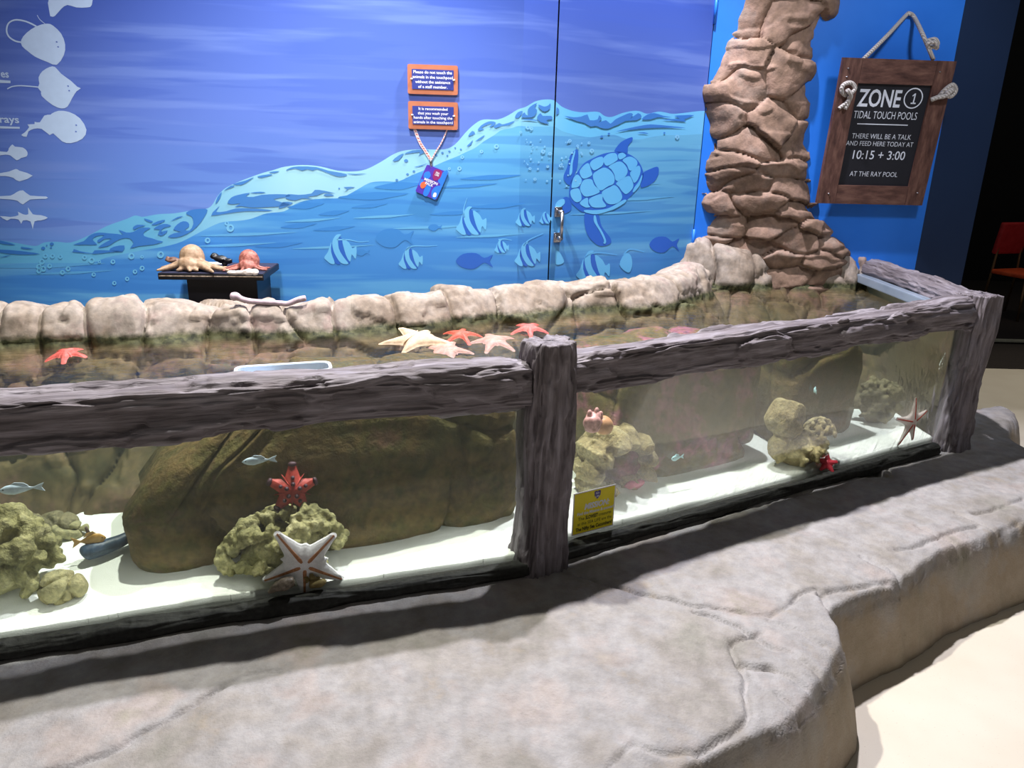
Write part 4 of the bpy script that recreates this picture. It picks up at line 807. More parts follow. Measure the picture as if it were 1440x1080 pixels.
def flatstar(u, v, R_, rot, mat, label, z=.862, T=.016, w0=.026, w1=.008, tilt=(0, -.18, 1), ar=None, droop=.2):
    c = atZ(u, v, z); starfish(c, tilt, (math.sin(rot), math.cos(rot), 0), R_, ar or [(90+72*k, 1-.08*(k % 2)) for k in range(5)], w0, w1, T, mat, label, droop)
flatstar(588, 478, .14, .35, m_scream, 'large cream starfish with long arms just breaking the water by the rock rim', z=.874, T=.03, w0=.034, w1=.008, tilt=(-.05, -.30, 1), ar=[(10, 1.0), (82, .55), (150, 1.0), (205, 1.1), (262, .75)], droop=.05)
flatstar(628, 492, .105, .2, m_spink, 'pinkish starfish lying in the water in front of the cream starfish', z=.856, tilt=(0, -.25, 1))
flatstar(694, 478, .105, .9, m_spink, 'dull beige starfish under the water left of the coral red one', z=.852)
flatstar(744, 461, .085, .5, m_scoral, 'coral red starfish in the water left of the centre post top', z=.865, w0=.018)
flatstar(648, 470, .09, .1, m_sredline, 'narrow red starfish against the wet rock rim', z=.862, w0=.016)
flatstar(93, 497, .07, .3, m_scoral, 'coral red starfish submerged at the left end of the pool', z=.858, w0=.018)
p_ = atZ(1176, 657, .372)+np.array([*nr, 0])*.045
starfish(p_, (-.3, -1, .8), (0, 0, 1), .042, [(90+72*k, 1) for k in range(5)], .016, .006, .014, plain('crimson_skin', (196, 50, 66), .6, var=14, sc=60), 'small crimson starfish tucked under the pale two lobed coral')

def rrect2(x0, y0, x1, y1, r, n=5):
    P = []
    for cx_, cy_, a0 in ((x1-r, y1-r, 0), (x0+r, y1-r, 90), (x0+r, y0+r, 180), (x1-r, y0+r, 270)):
        for k in range(n+1): a = math.radians(a0+90*k/n); P.append((cx_+r*math.cos(a), cy_+r*math.sin(a)))
    return P
# ------------------------------------------------------------------ fish and other animals
def fish(c, L_, H_, W_, yaw, mat, mfin, label, cat='fish', pitch=0, group='fish in the pool'):
    root = empty('fish', c, yaw); root.rotation_euler = (0, pitch, yaw); tag(root, label, cat, group)
    xs_ = np.linspace(0, 1, 18); hh = np.interp(xs_, [0, .05, .2, .42, .7, .9, 1], [.02, .3, .82, 1, .62, .2, .14]); V = []
    for x, h in zip(xs_, hh):
        for k in range(14):
            a = 2*math.pi*k/14; V.append(((.5-x)*L_, W_/2*h*math.cos(a)*(1-.3*x), H_/2*h*math.sin(a)))
    Fc = gridfaces(18, 14, cv=True).tolist()+[list(range(14)), list(range(17*14, 18*14))[::-1]]
    meshobj('body', V, Fc, mat, root)
    fin = lambda P: MB().prism([(x*L_, -.0008, z*H_) for x, z in P], (0, .0016, 0))
    fin([(-.44, .08), (-.74, .42), (-.66, 0), (-.74, -.42), (-.44, -.08)]).build('tail_fin', mfin, root)
    fin([(.18, .44), (.05, .68), (-.2, .56), (-.32, .26), (-.1, .4)]).build('dorsal_fin', mfin, root)
    MB().ell((.36*L_, -W_*.26, H_*.1), (.0024, .0012, .0024), sub=1).ell((.36*L_, W_*.26, H_*.1), (.0024, .0012, .0024), sub=1).build('eye', plain('fish_eye', (20, 20, 24), .2, var=2), root, True)
    return root
m_fb = plain('pale_blue_fish', (206, 226, 240), .35, var=14, sc=60); m_fbf = plain('pale_blue_fin', (206, 224, 236), .4, var=8)
m_fy = plain('yellow_fish', (186, 140, 62), .4, var=22, sc=70); m_fcy = plain('cyan_fish', (190, 236, 240), .35, var=10)
def fpos(u, v, pl, back, sgn): return Plane(pl.o+np.array([*(nl if sgn < 0 else nr), 0])*back, pl.ex).at(u, v)
fish(fpos(24, 688, PGL, .16, -1), .088, .030, .016, aL+math.pi, m_fb, m_fbf, 'pale blue fish swimming above the big lumpy coral at the left')
fish(fpos(360, 648, PGL, .12, -1), .078, .026, .014, aL+math.pi, m_fb, m_fbf, 'pale blue fish swimming above the red knobbed starfish')
fish(fpos(130, 759, PGL, .32, -1), .075, .042, .016, aL+.1, m_fy, m_fy, 'small yellow brown fish near the dark sea cucumber')
fish(fpos(951, 644, PGR, .12, 1), .05, .024, .012, aR+math.pi, m_fcy, m_fcy, 'tiny pale cyan fish above the sand right of the yellow card')
fish(fpos(1146, 549, PGR, .12, 1), .028, .026, .010, aR+1.0, m_fcy, m_fcy, 'tiny pale fish high above the two lobed coral')
p_ = atZ(153, 776, .366)
m_cuc = plain('dark_blue_cucumber', (40, 62, 84), .45, var=16, sc=60, bmp=.4)
mb = MB(); P = smoothline([(-.055, -.040, .012), (-.043, -.034, .018), (-.01, -.008, .02), (.022, .026, .022), (.042, .055, .026), (.05, .064, .027)], 5); mb.tube(P, list(np.interp(np.linspace(0, 1, len(P)), [0, .1, .3, .8, .95, 1], [.008, .024, .026, .017, .014, .005])), 16)
o = mb.build('sea_cucumber', m_cuc, None, True); o.location = p_; tag(o, 'dark blue sea cucumber stretched on the white sand', 'sea cucumber')
p_ = atZ(128, 776, .37)
mb = MB(); P = smoothline([(0, 0, -.005), (-.004, 0, .03), (.002, 0, .06), (-.004, 0, .085)], 4); mb.tube(P, list(np.linspace(.011, .004, len(P))), 10); o = mb.build('feather_tube', plain('brown_tube', (74, 54, 46), .7, var=14, sc=60, bmp=.4), None, True); o.location = p_; tag(o, 'thin dark brown upright tube beside the sea cucumber', 'tube worm')
# shallow tray at the surface
c_ = atZ(400, 532, .860)+np.array([*nl, 0])*.02; root = empty('plastic_tray', c_, aL); tag(root, 'white plastic tray floating at the water surface behind the left rail', 'tray')
m_tray = plain('white_plastic_tray', (214, 226, 240), .25, var=4, sc=8)
R_o, R_i = rrect2(-.15, -.05, .15, .05, .03), rrect2(-.143, -.043, .143, .043, .025); n_ = len(R_o); mb = MB()
V_ = [(x, y, z) for z, L in ((-.03, R_o), (.028, R_o), (.028, R_i), (-.022, R_i)) for x, y in L]
F_ = [(k*n_+i, k*n_+(i+1) % n_, (k+1)*n_+(i+1) % n_, (k+1)*n_+i) for k in range(3) for i in range(n_)]+[tuple(range(n_))[::-1], tuple(range(3*n_, 4*n_))]
mb.add(V_, F_); mb.build('tub', m_tray, root)
mb = MB(); mb.tube([(x, y, .028) for x, y in R_o]+[(*R_o[0], .028)], .004, 8, cap=False); mb.build('rolled_edge', m_tray, root, True)
# mottled shell by the post
p_ = fpos(838, 596, PGR, .14, 1); root = empty('sea_shell', p_, aR); tag(root, 'pink and orange mottled sea shell up against the centre post', 'shell')
mb = MB(); mb.ell((.035, 0, -.012), (.038, .03, .034), Matrix.Rotation(.5, 3, 'Y'), wob=.1, sub=3); mb.tube(smoothline([(.062, 0, .004), (.066, 0, -.018), (.06, 0, -.04)], 4), .004, 8); mb.build('whorl', plain('orange_shell', (206, 150, 106), .5, var=18, sc=40), root, True)
mb = MB(); mb.ell((-.015, 0, .008), (.036, .03, .036), wob=.35, sub=3)
for x, z in ((-.03, .042), (.0, .046), (.018, .03)): mb.ell((x, 0, z), (.010, .008, .016))
mb.build('spire', plain('pink_shell', (206, 150, 146), .5, var=34, sc=70), root, True)
m_bsh = plain('brown_shell', (112, 100, 84), .4, var=36, sc=90)
p_ = atZ(398, 829, .372); mb = MB(); P = smoothline([(-.04, 0, -.004), (-.02, 0, .01), (.01, 0, .018), (.032, 0, .022)], 4); mb.tube(P, list(np.interp(np.linspace(0, 1, len(P)), [0, .6, 1], [.004, .02, .012])), 12); o = mb.build('sea_shell', m_bsh, None, True); o.location = p_; o.rotation_euler = (0, 0, aL); tag(o, 'grey brown cone shell under the white starfish', 'shell')

# ------------------------------------------------------------------ signs on the mural
m_orange = plain('orange_sign', (180, 108, 78), .5, var=6, sc=20); m_navys = plain('navy_sign', (44, 58, 140), .45, var=4, sc=20); m_white = plain('white_lettering', (236, 238, 246), .5, var=2)
m_screw = plain('white_screw_cap', (232, 232, 226), .3, var=4)
def rrect(x0, y0, x1, y1, r, n=4):
    P = []
    for cx_, cy_, a0 in ((x1-r, y1-r, 0), (x0+r, y1-r, 90), (x0+r, y0+r, 180), (x1-r, y0+r, 270)):
        for k in range(n+1): a = math.radians(a0+90*k/n); P.append((cx_+r*math.cos(a), cy_+r*math.sin(a)))
    return P
def sign(corners, lines, label, caps, ip):
    L = [PL.uv(*c) for c in corners]; x0 = (L[0][0]+L[3][0])/2; x1 = (L[1][0]+L[2][0])/2; y1 = (L[0][1]+L[1][1])/2; y0 = (L[2][1]+L[3][1])/2; w = x1-x0; hh = y1-y0
    root = empty('notice_sign', PL.P((x0+x1)/2, y0, .004)); bpy.context.view_layer.update(); tag(root, label, 'sign', 'orange framed notices'); K = Plane(PL.P(0, 0)-np.array(root.location), PL.ex); K.n = PL.n
    mb = MB(); mb.prism([K.P(x, y, .001) for x, y in rrect(x0, y0, x1, y1, .008)], PL.n*.012); mb.build('frame', m_orange, root)
    f = .085*w; mb = MB(); mb.prism([K.P(x, y, .0132) for x, y in rrect(x0+f, y0+f*1.05, x1-f, y1-f*1.05, .002)], PL.n*.002); pan = mb.build('panel', m_navys, root)
    mb = MB(); n = len(lines); ih = hh-2.1*f
    for i, (s, ww) in enumerate(lines): put_text(mb, K, s, (x0+x1)/2, y1-f*1.05-ih*(i+.86)/n*.97, ih*.145, (w-2*f)*ww, .0158, bold=.012)
    mb.build('lettering', m_white, pan)
    for s in (-1, 1):
        mb = MB(); mb.ell(K.P((x0+x1)/2+s*(w/2-f*.95), (y0+y1)/2, .0155), (.0055, .0055, .004)); mb.build('screw_cap', m_screw, root, True)
sign([(572.5, 90), (644, 93), (643.5, 134.5), (574, 131.5)], [('Please do not touch the', .92), ('animals in the touchpool', .96), ('without the assistance', .84), ('of a staff member.', .70)], 'orange framed navy notice starting Please do not touch, upper of the pair', None, None)
sign([(573.5, 142), (644, 144.5), (643.5, 183.5), (575, 180.5)], [('It is recommended', .70), ('that you wash your', .74), ('hands after touching the', .94), ('animals in the touchpool', .95)], 'orange framed navy notice starting It is recommended, lower of the pair', None, None)
# lanyard with card
root = empty('lanyard_pack', PL.at(606, 225)+PL.n*.012); bpy.context.view_layer.update(); tag(root, 'striped lanyard with a blue and purple card hanging below the orange notices', 'lanyard')
K = Plane(PL.o-np.array(root.location), PL.ex); K.n = PL.n
def kp(u, v, off): a, b = PL.uv(u, v); return K.P(a, b, off)
m_strap = plain('white_strap', (226, 214, 216), .7, var=8); m_strapred = plain('red_strap_mark', (198, 72, 66), .7, var=10)
for nm, P, w in (('strap', [(583, 181), (590, 199), (598, 212), (606, 225)], 4.2), ('strap', [(629, 182), (621, 200), (613, 213), (606.5, 225)], 1.8)):
    mb = MB(); q = ribbon2(smoothline(P, 4), w); mb.prism([kp(u, v, .004) for u, v in q], PL.n*.0015, 0)
    pts = smoothline(P, 4)
    for k in range(1, len(pts)-1, 1):
        u, v = pts[k]; mb.prism([kp(u-w*.42, v-1.2, .0056), kp(u+w*.30, v-.3, .0056), kp(u+w*.42, v+1.1, .0056), kp(u-w*.2, v+.3, .0056)], PL.n*.0005, 1)
    mb.build(nm, [m_strap, m_strapred], root)
mb = MB(); mb.tube([kp(605.5, 223, .006), kp(606, 228, .006), kp(606.5, 236, .006)], [.006, .008, .004], 8); mb.build('clip', m_steel, root, True)
CP = [(600.5, 231), (630.5, 242.5), (613.5, 281.5), (584, 269)]
def cc(s, t): a = np.array(CP[0])*(1-s)+np.array(CP[1])*s; b = np.array(CP[3])*(1-s)+np.array(CP[2])*s; return tuple(a*(1-t)+b*t)
m_cp = plain('card_purple', (86, 58, 180), .35, var=4); m_cb = plain('card_blue', (52, 128, 236), .35, var=4); m_cr = plain('card_maroon', (150, 48, 110), .35, var=4); m_co = plain('card_orange', (240, 110, 70), .35, var=3)
cl = MB(); cl.prism([kp(*cc(s, t_), .004) for s, t_ in rrect(0, 0, 1, 1, .06, 3)], PL.n*.006, 0)
def blob(P, mi, off): cl.poly([kp(*cc(s, t_), off) for s, t_ in smoothpoly(P, 4)], mi)
blob([(.8, .02), (.98, .02), (.98, .9), (.8, .98), (.66, .8), (.72, .6), (.9, .48), (.72, .36)], 1, .0104); blob([(.05, .3), (.2, .2), (.34, .3), (.3, .45), (.1, .46)], 1, .0104); blob([(.35, .66), (.55, .64), (.56, .98), (.36, .98)], 1, .0104); blob([(.03, .55), (.14, .55), (.16, .72), (.03, .75)], 1, .0104)
blob([(.42, .06), (.72, .04), (.76, .28), (.57, .42), (.42, .28)], 2, .0106); blob([(.1, .64), (.22, .57), (.33, .64), (.3, .77), (.2, .82), (.1, .75)], 3, .0108); blob([(.78, .8), (.88, .78), (.92, .9), (.8, .93)], 4, .0108)
crd = cl.build('card', [m_cp, m_cb, m_cr, m_co, m_white], root)
class Skew:
    def __init__(s, f): s.f = f
    def P(s, a, b, off=0.0): return s.f(a, b, off)
SK = Skew(lambda a, b, off: kp(*cc(a, 1-b), off))
mb = MB()
for s, x, y, hh, w in (('MISSION', .46, .47, .085, .62), ('PACK', .44, .36, .085, .36), ('SEA', .585, .83, .055, .18), ('LIFE', .585, .755, .055, .18)): put_text(mb, SK, s, x, y, hh, w, .0112, bold=.03)
mb.build('lettering', m_white, crd)
# yellow mission card on the glass
PC = Plane((*(gr0+nr*.0205), 0), (*dr, 0)); TR, BR, BL = PC.uv(866, 680.5), PC.uv(861.5, 738), PC.uv(806, 755.5)
x1 = (TR[0]+BR[0])/2; x0 = x1-.172; y1 = TR[1]; y0 = (BR[1]+BL[1])/2+.002
root = empty('mission_card', PC.P(x0, y0)); bpy.context.view_layer.update(); tag(root, 'yellow card with purple shield stuck on the glass beside the centre post', 'card'); K = Plane(PC.o-np.array(root.location), PC.ex); K.n = PC.n
m_yel = plain('yellow_card', (250, 232, 24), .5, var=4); m_card = plain('white_card_edge', (236, 232, 240), .5, var=3); m_ink = plain('dark_olive_ink', (58, 52, 18), .6, var=3); m_pur = plain('purple_shield', (74, 58, 140), .5, var=5)
mb = MB(); mb.prism([K.P(x0, y0), K.P(x1, y0), K.P(x1, y1), K.P(x0, y1)], PC.n*.0015); mb.build('card_edge', m_card, root)
b_ = .004; mb = MB(); mb.prism([K.P(x0+b_, y0+b_, .0016), K.P(x1-b_, y0+b_, .0016), K.P(x1-b_, y1-b_, .0016), K.P(x0+b_, y1-b_, .0016)], PC.n*.0006); face = mb.build('card_face', m_yel, root)
w = x1-x0; hh = y1-y0; cx_ = x0+w*.56
mb = MB(); S = [(-.5, .42), (-.25, .5), (0, .42), (.25, .5), (.5, .42), (.46, -.1), (0, -.55), (-.46, -.1)]; mb.prism([K.P(cx_+x*.026, y0+hh*.86+y*.030, .0023) for x, y in S], PC.n*.0004); mb.build('shield', m_pur, face)
mb = MB(); put_text(mb, K, 'SEA', cx_, y0+hh*.875, .007, .016, .003, bold=.02); put_text(mb, K, 'LIFE', cx_, y0+hh*.80, .007, .016, .003, bold=.02)
put_text(mb, K, 'MISSION:', cx_, y0+hh*.575, .020, w*.60, .003, bold=.045, shear=.2); put_text(mb, K, 'Find the Mission & answer!', x0+w*.54, y0+hh*.46, .0105, w*.88, .003, bold=.03); mb.build('lettering', m_white, face)
mb = MB(); put_text(mb, K, 'The', x0+w*.2, y0+hh*.335, .0115, w*.15, .003); put_text(mb, K, 'SLOWEST', x0+w*.45, y0+hh*.335, .0125, w*.30, .003, bold=.035); put_text(mb, K, 'creatures', x0+w*.77, y0+hh*.335, .0115, w*.31, .003); put_text(mb, K, 'at this SEA LIFE are the', x0+w*.53, y0+hh*.215, .0115, w*.82, .003); put_text(mb, K, 'The Nifty Sea Cucumbers!', x0+w*.52, y0+hh*.085, .0125, w*.88, .003, bold=.03); mb.build('lettering', m_ink, face)

# ------------------------------------------------------------------ hanging chalk board
nb_ = PR.n; ob = PR.at(1219, 286)+nb_*.035; PB = Plane(ob, PR.ex, np.array([0, 0, 1.])+nb_*.10)
if PB.n @ nb_ < 0: PB.n = -PB.n
TL, TR, BL, BR = [PB.uv(*c) for c in ((1183, 82), (1342, 85), (1146, 285), (1293, 287))]
x0, x1, y0, y1 = (TL[0]+BL[0])/2, (TR[0]+BR[0])/2, (BL[1]+BR[1])/2, (TL[1]+TR[1])/2
sk = ((TL[0]-BL[0])+(TR[0]-BR[0]))/2/(y1-y0)   # the board hangs a little askew
PB2 = Plane(PB.P(0, 0), PB.ex-PB.ey*sk*0, PB.ey+PB.ex*sk); PB2.n = PB.n
rt = empty('chalk_board', PB2.P((x0+x1)/2, y0)); bpy.context.view_layer.update(); tag(rt, 'wooden framed black board reading ZONE 1 hanging by rope on the blue wall', 'sign board')
o0 = np.array(rt.location); K = Plane(PB2.o-o0, PB2.ex, PB2.ey); K.n = PB2.n; kn = K.n
t = NT('dark_stained_wood'); v = t.coord('Object', (1, 1, .25)); n1 = t.noise(v, 40, 5, .6); m_fr = t.pbr(t.ramp(n1, [(.3, (66, 40, 36)), (.5, (98, 66, 58)), (.7, (124, 90, 78))]), .6, t.bump(n1, .4, .004))
t = NT('dark_stained_wood_across'); v = t.coord('Object', (.25, 1, 1)); n1 = t.noise(v, 40, 5, .6); m_fr2 = t.pbr(t.ramp(n1, [(.3, (66, 40, 36)), (.5, (98, 66, 58)), (.7, (124, 90, 78))]), .6, t.bump(n1, .4, .004))
fwd = .102
mid = lambda y: (x0+x1)/2
for nm, a0, b0, a1, b1, mm in (('frame_board', x0, y0, x0+fwd, y1, m_fr), ('frame_board', x1-fwd, y0, x1, y1, m_fr), ('frame_board', x0+fwd, y1-.12, x1-fwd, y1, m_fr2), ('frame_board', x0+fwd, y0, x1-fwd, y0+.10, m_fr2)):
    g_ = .0008; mb = MB(); mb.prism([K.P(a0+g_, b0, .004), K.P(a1-g_, b0, .004), K.P(a1-g_, b1, .004), K.P(a0+g_, b1, .004)], kn*.026); mb.build(nm, mm, rt)
m_bb = plain('black_board', (26, 28, 38), .55, var=3, sc=10); mb = MB(); mb.prism([K.P(x0+fwd, y0+.1, .004), K.P(x1-fwd, y0+.1, .004), K.P(x1-fwd, y1-.12, .004), K.P(x0+fwd, y1-.12, .004)], kn*.014); brd = mb.build('board', m_bb, rt)
m_chalk = plain('white_paint', (226, 232, 246), .6, var=3); mb = MB()
def one_():
    a, b = PB2uv(1281, 146); h_ = PB2uv(1281, 131)[1]-b
    for P_ in ([(-.07, 0), (.07, 0), (.09, 1), (-.03, 1)], [(-.03, 1), (.03, .86), (-.2, .70), (-.25, .78)], [(-.26, 0), (.26, 0), (.26, .13), (-.26, .13)]): mb.poly([K.P(a+x*h_, b+y*h_, .0195) for x, y in P_])
def btext(s, xa, xb, base, cap, bold=.0):
    a, b = PB2uv((xa+xb)/2, base); w = abs(PB2uv(xb, base)[0]-PB2uv(xa, base)[0]); ch = PB2uv((xa+xb)/2, base-cap)[1]-b; put_text(mb, K, s, a, b, ch, w, .0195, bold=bold, shear=.0)
def PB2uv(u, v):
    q = PB2.at(u, v)-PB2.o; b = q @ PB2.n; M2 = np.array([[PB2.ex @ PB2.ex, PB2.ex @ PB2.ey], [PB2.ex @ PB2.ey, PB2.ey @ PB2.ey]]); return np.linalg.solve(M2, [q @ PB2.ex, q @ PB2.ey])
btext('ZONE', 1202, 1262, 149.5, 23.5, .02); btext('TIDAL TOUCH POOLS', 1197, 1286, 167, 10.5, -.005); btext('THERE WILL BE A TALK', 1195, 1278, 195, 7, -.005); btext('AND FEED HERE TODAY AT', 1187, 1281, 205, 6.5, -.005); btext('10:15 + 3:00', 1196, 1269, 223.5, 12, .005); btext('AT THE RAY POOL', 1192, 1259, 247.5, 6.8, -.005); one_()
a, b = PB2uv(1281.5, 138); rr = abs(PB2uv(1294, 138)[0]-a)
cpts = [(a+rr*math.cos(k*math.pi/16), b+rr*math.sin(k*math.pi/16)) for k in range(33)]; q = ribbon2(cpts, .006); n = len(cpts); mb.add([K.P(x, y, .0195) for x, y in q], [(i, i+1, 2*n-2-i, 2*n-1-i) for i in range(n-1)])
a, b = PB2uv(1203, 173.5); a2, b2 = PB2uv(1274, 174.5); mb.poly([K.P(a, b-.003, .0195), K.P(a2, b-.003, .0195), K.P(a2, b+.002, .0195), K.P(a, b+.002, .0195)])
mb.build('lettering', m_chalk, brd)
t = NT('cotton_rope'); v = t.coord('Object', (1, 1, 1)); wv = t.n('ShaderNodeTexWave'); wv.inputs['Scale'].default_value = 42; wv.inputs['Distortion'].default_value = 1; t.l(v, wv.inputs[0]); wv.bands_direction = 'DIAGONAL'
m_rope = t.pbr(t.ramp(wv.outputs['Fac'], [(.2, (170, 164, 160)), (.7, (214, 208, 206))]), .85, t.bump(wv.outputs['Fac'], .6, .006))
def bp(u, v, off): a, b = PB2uv(u, v); return K.P(a, b, off)
mb = MB(); nail = PR.at(1276, 20)+nb_*.02-o0
P = smoothline([bp(1212, 84, .01), bp(1245, 52, .005), nail+np.array([-.02, 0, -.012]), nail, nail+np.array([.03, 0, -.02]), bp(1297, 50, .008), bp(1311, 84, .01)], 6); mb.tube(P, .0105, 10); rp = mb.build('rope', m_rope, rt, True)
def knot(P, r, c=None):
    mb = MB(); mb.tube(smoothline(P, 6), r, 10); mb.build('knot', m_rope, rp, True)
knot([bp(1300, 58, .01), bp(1310, 55, .03), bp(1314, 63, .03), bp(1305, 67, .02), bp(1299, 61, .035), bp(1308, 60, .045), bp(1313, 68, .03), bp(1307, 62, .0)], .0095)
knot([bp(1186, 134, .03), bp(1178, 128, .045), bp(1180, 119, .05), bp(1190, 116, .05), bp(1196, 123, .05), bp(1190, 130, .055), bp(1184, 126, .06), bp(1189, 133, .06), bp(1188, 142, .045), bp(1183, 153, .04)], .011)
knot([bp(1188, 134, .05), bp(1186, 142, .045), bp(1175, 152, .038)], .009)
knot([bp(1316, 135, .03), bp(1322, 125, .05), bp(1331, 119, .055), bp(1335, 127, .055), bp(1328, 135, .055), bp(1322, 130, .06), bp(1330, 125, .065), bp(1320, 134, .06), bp(1312, 136, .05), bp(1303, 140, .04)], .012)
for u, v in ((1189, 96), (1187, 108), (1317, 101), (1162, 271), (1286, 270)):
    mb = MB(); mb.ell(bp(u, v, .0305), (.006, .006, .004)); mb.build('screw', m_steel, rt, True)

# ------------------------------------------------------------------ specimen stand behind the rim
yf = 3.26; A = atY(220, 387.5, yf); B = atY(364, 389, yf); zt = (A[2]+B[2])/2+.012; xm = (A[0]+B[0])/2; wt = B[0]-A[0]
m_blk = plain('black_laminate', (16, 15, 20), .45, var=4, sc=10); m_felt = plain('navy_black_felt', (30, 32, 58), .9, var=6, sc=80); m_edge2 = plain('chipped_edge', (150, 130, 110), .6, var=60, sc=50)
yb = 3.58; root = empty('display_stand', (xm, (yf+yb)/2, 0), .09); tag(root, 'black display stand against the mural holding dried sea creatures', 'stand')
MB().box((0, 0, zt-.016), (wt, yb-yf, .028), None, 0, .003).build('top', m_blk, root); top_ = bpy.context.scene.collection.objects['top']
MB().box((0, 0, zt-.001), (wt-.008, yb-yf-.008, .002)).build('felt_cover', m_felt, top_)
MB().box((0, -(yb-yf)/2-.0015, zt-.013), (wt-.01, .003, .004)).build('edge_strip', m_edge2, top_)
xa = atY(259, 405, yf+.03)[0]-xm; xb = atY(355, 405, yf+.03)[0]-xm
MB().box(((xa+xb)/2, .02, (zt-.03)/2), (xb-xa, yb-yf-.06, zt-.03), None, 0, .004).build('cabinet', m_blk, root)
def octopus(u, v, sc, mat, label, armdirs, yy, th_):
    rs = np.random.RandomState(int(u)); c = np.array([atY(u, v, yy)[0], yy, zt]); mb = MB()
    mb.ell((0, .02*sc, .052*sc), (.056*sc, .05*sc, .062*sc), sub=3, wob=.08); mb.ell((0, -.015*sc, .03*sc), (.05*sc, .04*sc, .034*sc), sub=3, wob=.1)
    for a, l, cv in armdirs:
        a = math.radians(a); d = np.array([math.cos(a), math.sin(a), 0]); n = np.array([-d[1], d[0], 0])
        P = smoothline([d*.02*sc+np.array([0, 0, .035*sc]), d*l*.35*sc+n*cv*.1*sc+np.array([0, 0, .028*sc]), d*l*.7*sc+n*cv*.35*sc+np.array([0, 0, .014*sc]), d*l*sc+n*cv*sc+np.array([0, 0, .008])], 5)
        mb.tube(P, list(np.linspace(th_*sc, .0045, len(P))), 9)
    o = mb.build('octopus_model', mat, None, True, .0045); o.location = c; tag(o, label, 'octopus model', 'sea creature models on the stand'); return o
m_oc = plain('tan_octopus', (152, 124, 96), .6, var=26, sc=50, bmp=.5); m_oc2 = plain('reddish_octopus', (150, 84, 70), .6, var=36, sc=70, bmp=.5)
octopus(268, 370, 1.0, m_oc, 'tan octopus model with thick sprawling arms on the black stand', [(188, .135, -.02), (200, .14, .03), (-112, .075, -.01), (-78, .075, .01), (-60, .07, .02), (-20, .15, -.03), (-4, .185, -.02), (12, .15, .0)], 3.33, .026)
octopus(349, 370, .82, m_oc2, 'reddish octopus model with thin tangled arms on the black stand', [(180, .16, .03), (196, .13, .05), (215, .12, -.03), (-110, .09, .02), (-85, .08, .03), (-60, .09, -.02), (-30, .1, .04), (0, .1, .06), (30, .09, -.05), (-135, .1, -.02)], 3.36, .013)
def lump(name, u, yy, parts, mat, label, cat):
    mb = MB(); c = np.array([atY(u, 372, yy)[0], yy, zt])
    for (x, y, z, a, b_, h_) in parts: mb.ell((x, y, z), (a, b_, h_), sub=2, wob=.4)
    o = mb.build(name, mat, None, True, .003); o.location = c; tag(o, label, cat)
random.seed(3)
lump('shell_pile', 343, 3.245, [(-.05, 0, .010, .03, .014, .010), (-.015, 0, .010, .03, .012, .010), (.02, -.004, .014, .026, .016, .014), (.045, .002, .014, .018, .014, .014)], plain('bleached_shell', (244, 232, 220), .5, var=6), 'bleached white shell piece in front of the reddish octopus model', 'shell')
lump('sea_shell', 312, 3.46, [(-.03, 0, .045, .022, .018, .016), (-.005, 0, .034, .03, .02, .018), (.03, 0, .026, .022, .016, .014), (.015, 0, .012, .012, .012, .014)], plain('black_shell', (22, 20, 20), .4, var=6), 'black knobbly shell between the two octopus models', 'shell')
lump('shell_pile', 300, 3.36, [(-.02, 0, .012, .014, .012, .012), (.0, .01, .014, .012, .012, .014), (.022, 0, .010, .016, .010, .010), (.05, .005, .008, .018, .01, .008)], plain('speckled_shell', (186, 150, 112), .5, var=40, sc=90), 'small heap of speckled shells between the two octopus models', 'shell')
lump('sea_shell', 243, 3.52, [(0, 0, .014, .03, .02, .014), (.05, 0, .010, .03, .02, .010), (-.02, 0, .018, .01, .01, .014)], plain('brown_shell_back', (112, 78, 62), .5, var=26, sc=60), 'brown shell behind the tan octopus model', 'shell')
MB_ = MB(); MB_.box((0, 0, .002), (.09, .06, .003), None, 0, .0008); o = MB_.build('paper_card', m_white); o.location = (atY(300, 372, 3.53)[0], 3.53, zt); tag(o, 'small white card lying at the back of the black stand', 'card')
# pale stick on the rim
yk = 2.835; pk0 = [(324, 418), (332, 417), (341, 421), (356, 424), (375, 425), (395, 426.5), (405, 427), (418, 422), (430, 419)]
P = smoothline([atY(u, v, yk+.0012*(u-324)*.4) for u, v in pk0], 5); rr = np.interp(np.linspace(0, 1, len(P)), [0, .05, .12, .2, .3, .7, .85, .95, 1], [.008, .016, .017, .012, .0105, .0105, .011, .012, .010])
mb = MB(); mb.tube(P, list(rr), 14); o = mb.build('driftwood_stick', plain('pale_pink_wood', (190, 168, 176), .7, var=14, sc=60, bmp=.5), None, True); tag(o, 'pale mauve bone shaped stick lying on the rock rim', 'stick')

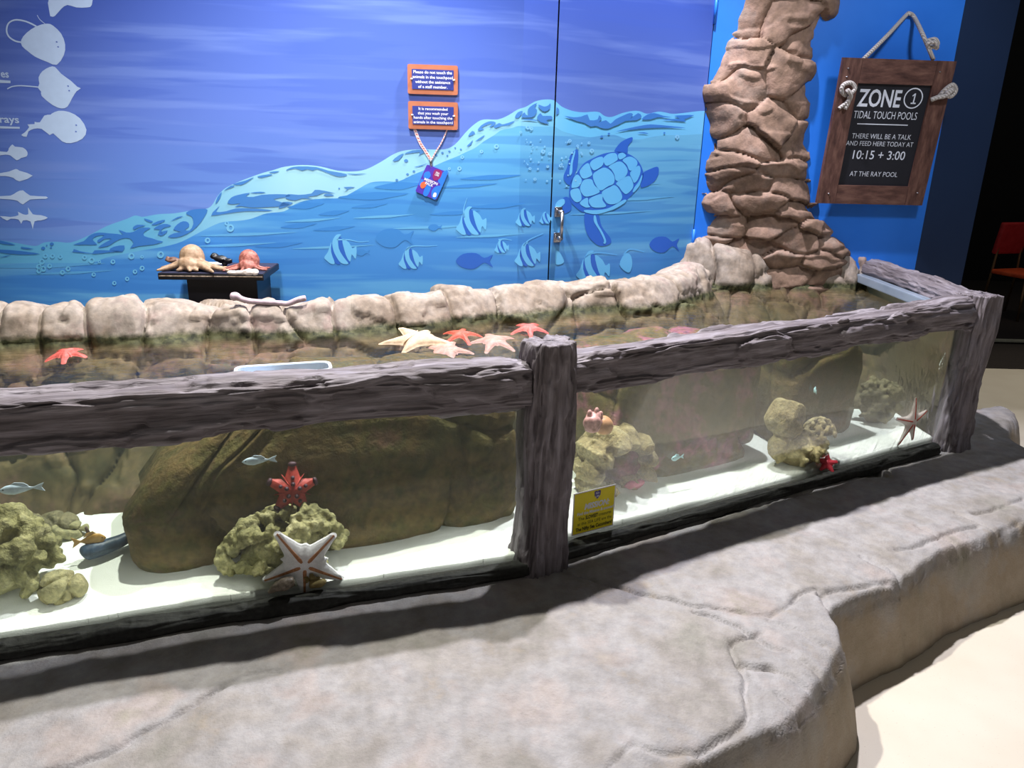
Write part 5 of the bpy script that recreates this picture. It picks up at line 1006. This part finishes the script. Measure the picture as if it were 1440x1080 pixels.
# ------------------------------------------------------------------ chair in the dark room
yc_ = 8.0; c = atY(1424, 330, yc_); root = empty('red_chair', (c[0], yc_, .004), .35); tag(root, 'red chair with metal legs in the dark room beyond', 'chair')
m_red = plain('red_upholstery', (168, 26, 34), .7, var=10, sc=20); m_seat = plain('orange_red_seat', (214, 82, 36), .6, var=10, sc=20); m_leg = plain('dull_metal', (120, 96, 70), .4, .7, 8)
MB().box((0, .0, .80), (.40, .05, .33), Matrix.Rotation(.12, 3, 'X'), 0, .02).build('backrest', m_red, root, True)
MB().box((0, -.22, .46), (.42, .42, .05), None, 0, .018).build('seat', m_seat, root, True)
for sx in (-1, 1):
    MB().tube([(sx*.19, -.40, 0), (sx*.18, -.38, .45)], .013, 8).build('leg', m_leg, root, True)
    MB().tube([(sx*.19, .04, 0), (sx*.185, .0, .45), (sx*.17, .0, .66), (sx*.17, -.01, .92)], .013, 8).build('leg', m_leg, root, True)

# ------------------------------------------------------------------ lights
def spot(name, loc, tgt, e, col, ang, blend=.35, size=.05):
    L = bpy.data.lights.new(name, 'SPOT'); L.energy = e; L.color = col; L.spot_size = math.radians(ang); L.spot_blend = blend; L.shadow_soft_size = size
    o = bpy.data.objects.new(name, L); COL.objects.link(o); o.location = loc; o.rotation_euler = (Vector(tgt)-Vector(loc)).to_track_quat('-Z', 'Y').to_euler(); return o
def area(name, loc, tgt, e, col, sx, sy):
    L = bpy.data.lights.new(name, 'AREA'); L.energy = e; L.color = col; L.shape = 'RECTANGLE'; L.size = sx; L.size_y = sy
    o = bpy.data.objects.new(name, L); COL.objects.link(o); o.location = loc; o.rotation_euler = (Vector(tgt)-Vector(loc)).to_track_quat('-Z', 'Y').to_euler(); return o
spot('ceiling_spot', (-.8, 2.75, 4.0), (-.5, 2.0, .5), 600, (1.0, .98, .90), 98, .5)
spot('ceiling_spot', (.6, 3.55, 4.0), (.5, 2.6, .5), 790, (.95, .92, 1.0), 98, .5)
spot('wall_fill', (-1.0, 1.6, 3.3), (-1.1, 3.65, 1.6), 190, (.92, .9, 1.0), 70, .8, .15)  # unseen fill lamp, its pool stands in for the gloss hot spot on the mural
spot('wall_fill', (1.9, 2.6, 3.3), (1.9, 4.4, 1.4), 85, (.88, .92, 1.0), 80, .8, .15)  # unseen fill lamp aimed at the blue wall
spot('ceiling_spot', (4.7, 5.0, 3.6), (4.6, 4.9, 0), 170, (1.0, .9, .72), 58, .5)
spot('far_room_lamp', (5.2, 7.0, 3.0), (5.3, 8.0, .6), 14, (1.0, .8, .6), 50, .8, .1)
W = bpy.data.worlds.new('room_ambient'); SC.world = W; W.use_nodes = True; W.node_tree.nodes['Background'].inputs[0].default_value = (.72, .70, .66, 1); W.node_tree.nodes['Background'].inputs[1].default_value = .13
SC.view_settings.view_transform = 'Standard'; SC.view_settings.look = 'None'; SC.view_settings.gamma = 1; SC.view_settings.use_curve_mapping = False; SC.view_settings.exposure = 0
